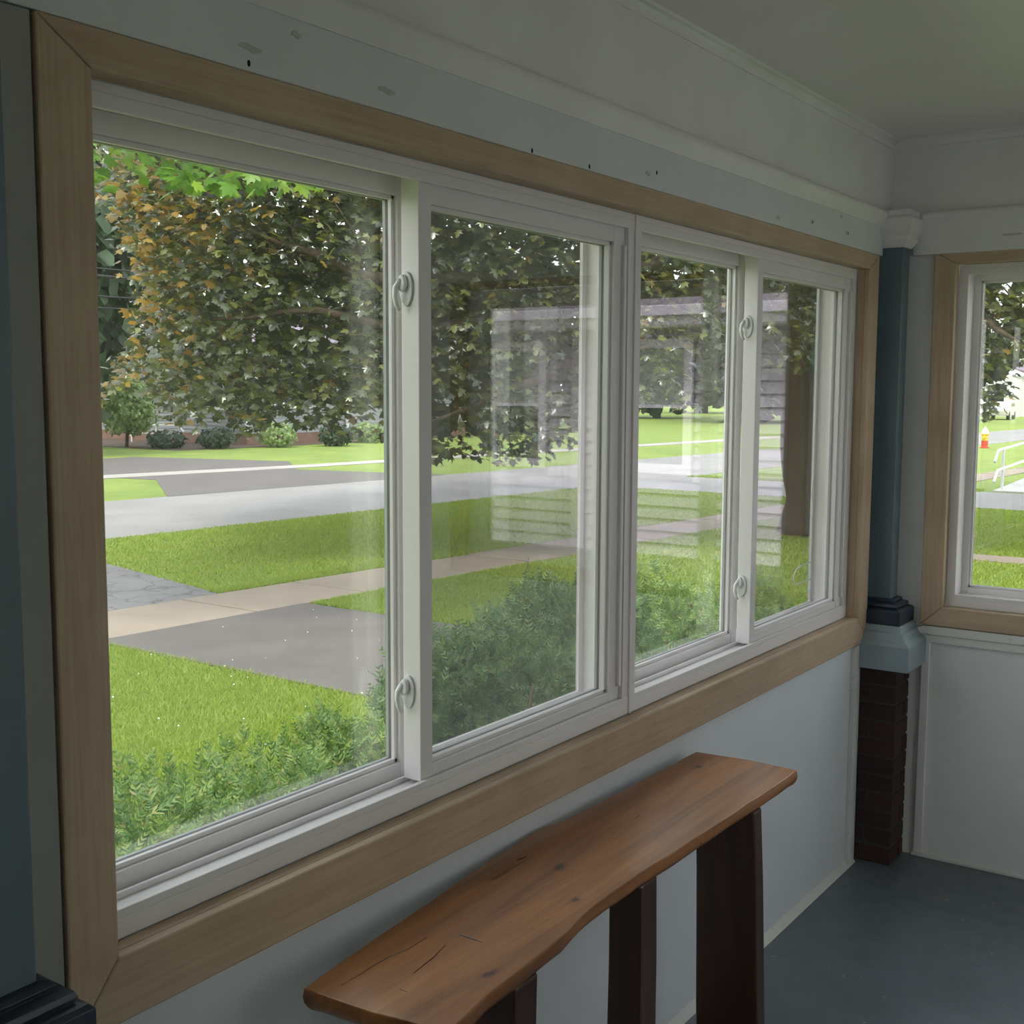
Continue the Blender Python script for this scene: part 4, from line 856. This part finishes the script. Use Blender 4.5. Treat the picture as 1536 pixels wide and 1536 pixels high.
# ------------------------------------------------------------------ side street view in the end window
wk = empty('walkway', (30, 4, GZ)); tag(wk, 'white concrete ramp with pale handrails beyond the side driveway', 'ramp')
keep(MB().prism([(27.6, 2.2, GZ-0.02), (44, 2.2, GZ-0.02), (44, 2.2, GZ+0.55), (27.6, 2.2, GZ+0.03)], (0, 2.95, 0)).build('ramp_slab', M['white_concrete']), wk)
for yy in (5.05, 2.3):
    for j in range(6):
        xq = 28.0+j*2.4; zb_ = GZ+0.03+(xq-27.6)*0.0317; keep(MB().tube([(xq, yy, zb_-0.02), (xq, yy, zb_+0.95)], 0.03, 6).build('post', M['rail']), wk)
    for hgt in (0.95, 0.5):
        keep(MB().tube([(27.2, yy, GZ+hgt-0.25), (27.5, yy, GZ+hgt), (42, yy, GZ+hgt+0.46)], 0.032, 6).build('handrail', M['rail']), wk)
hy = empty('fire_hydrant', (49.1, 10.5, GZ)); tag(hy, 'small red and yellow hydrant with white cap near the street', 'hydrant')
def lathe(prof, c, seg=12):
    m_ = MB(); vs = []; n = len(prof)
    for r_, z_ in prof: vs += [(c[0]+r_*math.cos(2*math.pi*k/seg), c[1]+r_*math.sin(2*math.pi*k/seg), c[2]+z_) for k in range(seg)]
    fs = [(i*seg+k, i*seg+(k+1) % seg, (i+1)*seg+(k+1) % seg, (i+1)*seg+k) for i in range(n-1) for k in range(seg)]+[tuple(range(seg-1, -1, -1)), tuple((n-1)*seg+k for k in range(seg))]
    return m_.add(vs, fs)
c_ = (49.1, 10.5, GZ)
keep(lathe([(0.18, 0), (0.18, 0.05), (0.13, 0.07), (0.13, 0.3)], c_).build('base', M['red']), hy); keep(lathe([(0.125, 0.3), (0.125, 0.52), (0.16, 0.54), (0.16, 0.58)], c_).build('barrel', M['yellow']), hy)
keep(lathe([(0.15, 0.58), (0.13, 0.7), (0.07, 0.78), (0.03, 0.8), (0.03, 0.86)], c_).build('cap', M['rail']), hy); keep(MB().tube([(48.88, 10.5, GZ+0.45), (49.32, 10.5, GZ+0.45)], 0.06, 8).build('outlet', M['yellow']), hy)
car = empty('parked_car', (100, 21.5, GZ), R(4)); tag(car, 'pale parked car far down the street', 'car')
sect = [(-2.1, 0.35), (-2.15, 0.75), (-1.6, 0.92), (-1.0, 1.02), (-0.45, 1.42), (0.9, 1.42), (1.6, 1.02), (2.1, 0.92), (2.15, 0.45), (2.0, 0.3)]
MB().prism([(x, -0.85, z) for x, z in sect], (0, 1.7, 0)).build('body', M['car'], car, 0.06)
MB().prism([(x, -0.865, z) for x, z in [(-0.85, 1.05), (-0.4, 1.35), (0.85, 1.35), (1.35, 1.05)]], (0, 1.73, 0)).build('side_window', M['house_glass'], car)
for xq in (-1.35, 1.35):
    for yq in (-0.86, 0.66): MB().tube([(xq, yq, 0.32), (xq, yq+0.2, 0.32)], 0.32, 14).build('wheel', M['tyre'], car)
dh = empty('distant_house', (118, 28, GZ)); tag(dh, 'white house with a porch at the end of the street view', 'house')
keep(MB().box((112, 22, GZ), (124, 36, 3.0)).build('wall', M['house_white']), dh); rf = MB(); gable_roof(rf, 112, 124, 22, 36, 3.2, 3.0); keep(rf.build('roof', M['shingle']), dh)
for a_ in (24, 28.5, 33): house_window(dh, a_, a_+1.4, 0.5, 2.2, 'y', 111.98, -1, M['house_white'], 0, 0.15)
for a_ in (22.3, 25.8, 30.2): keep(MB().box((110.4, a_, GZ), (110.6, a_+0.2, 2.7)).build('porch_post', M['house_white']), dh)
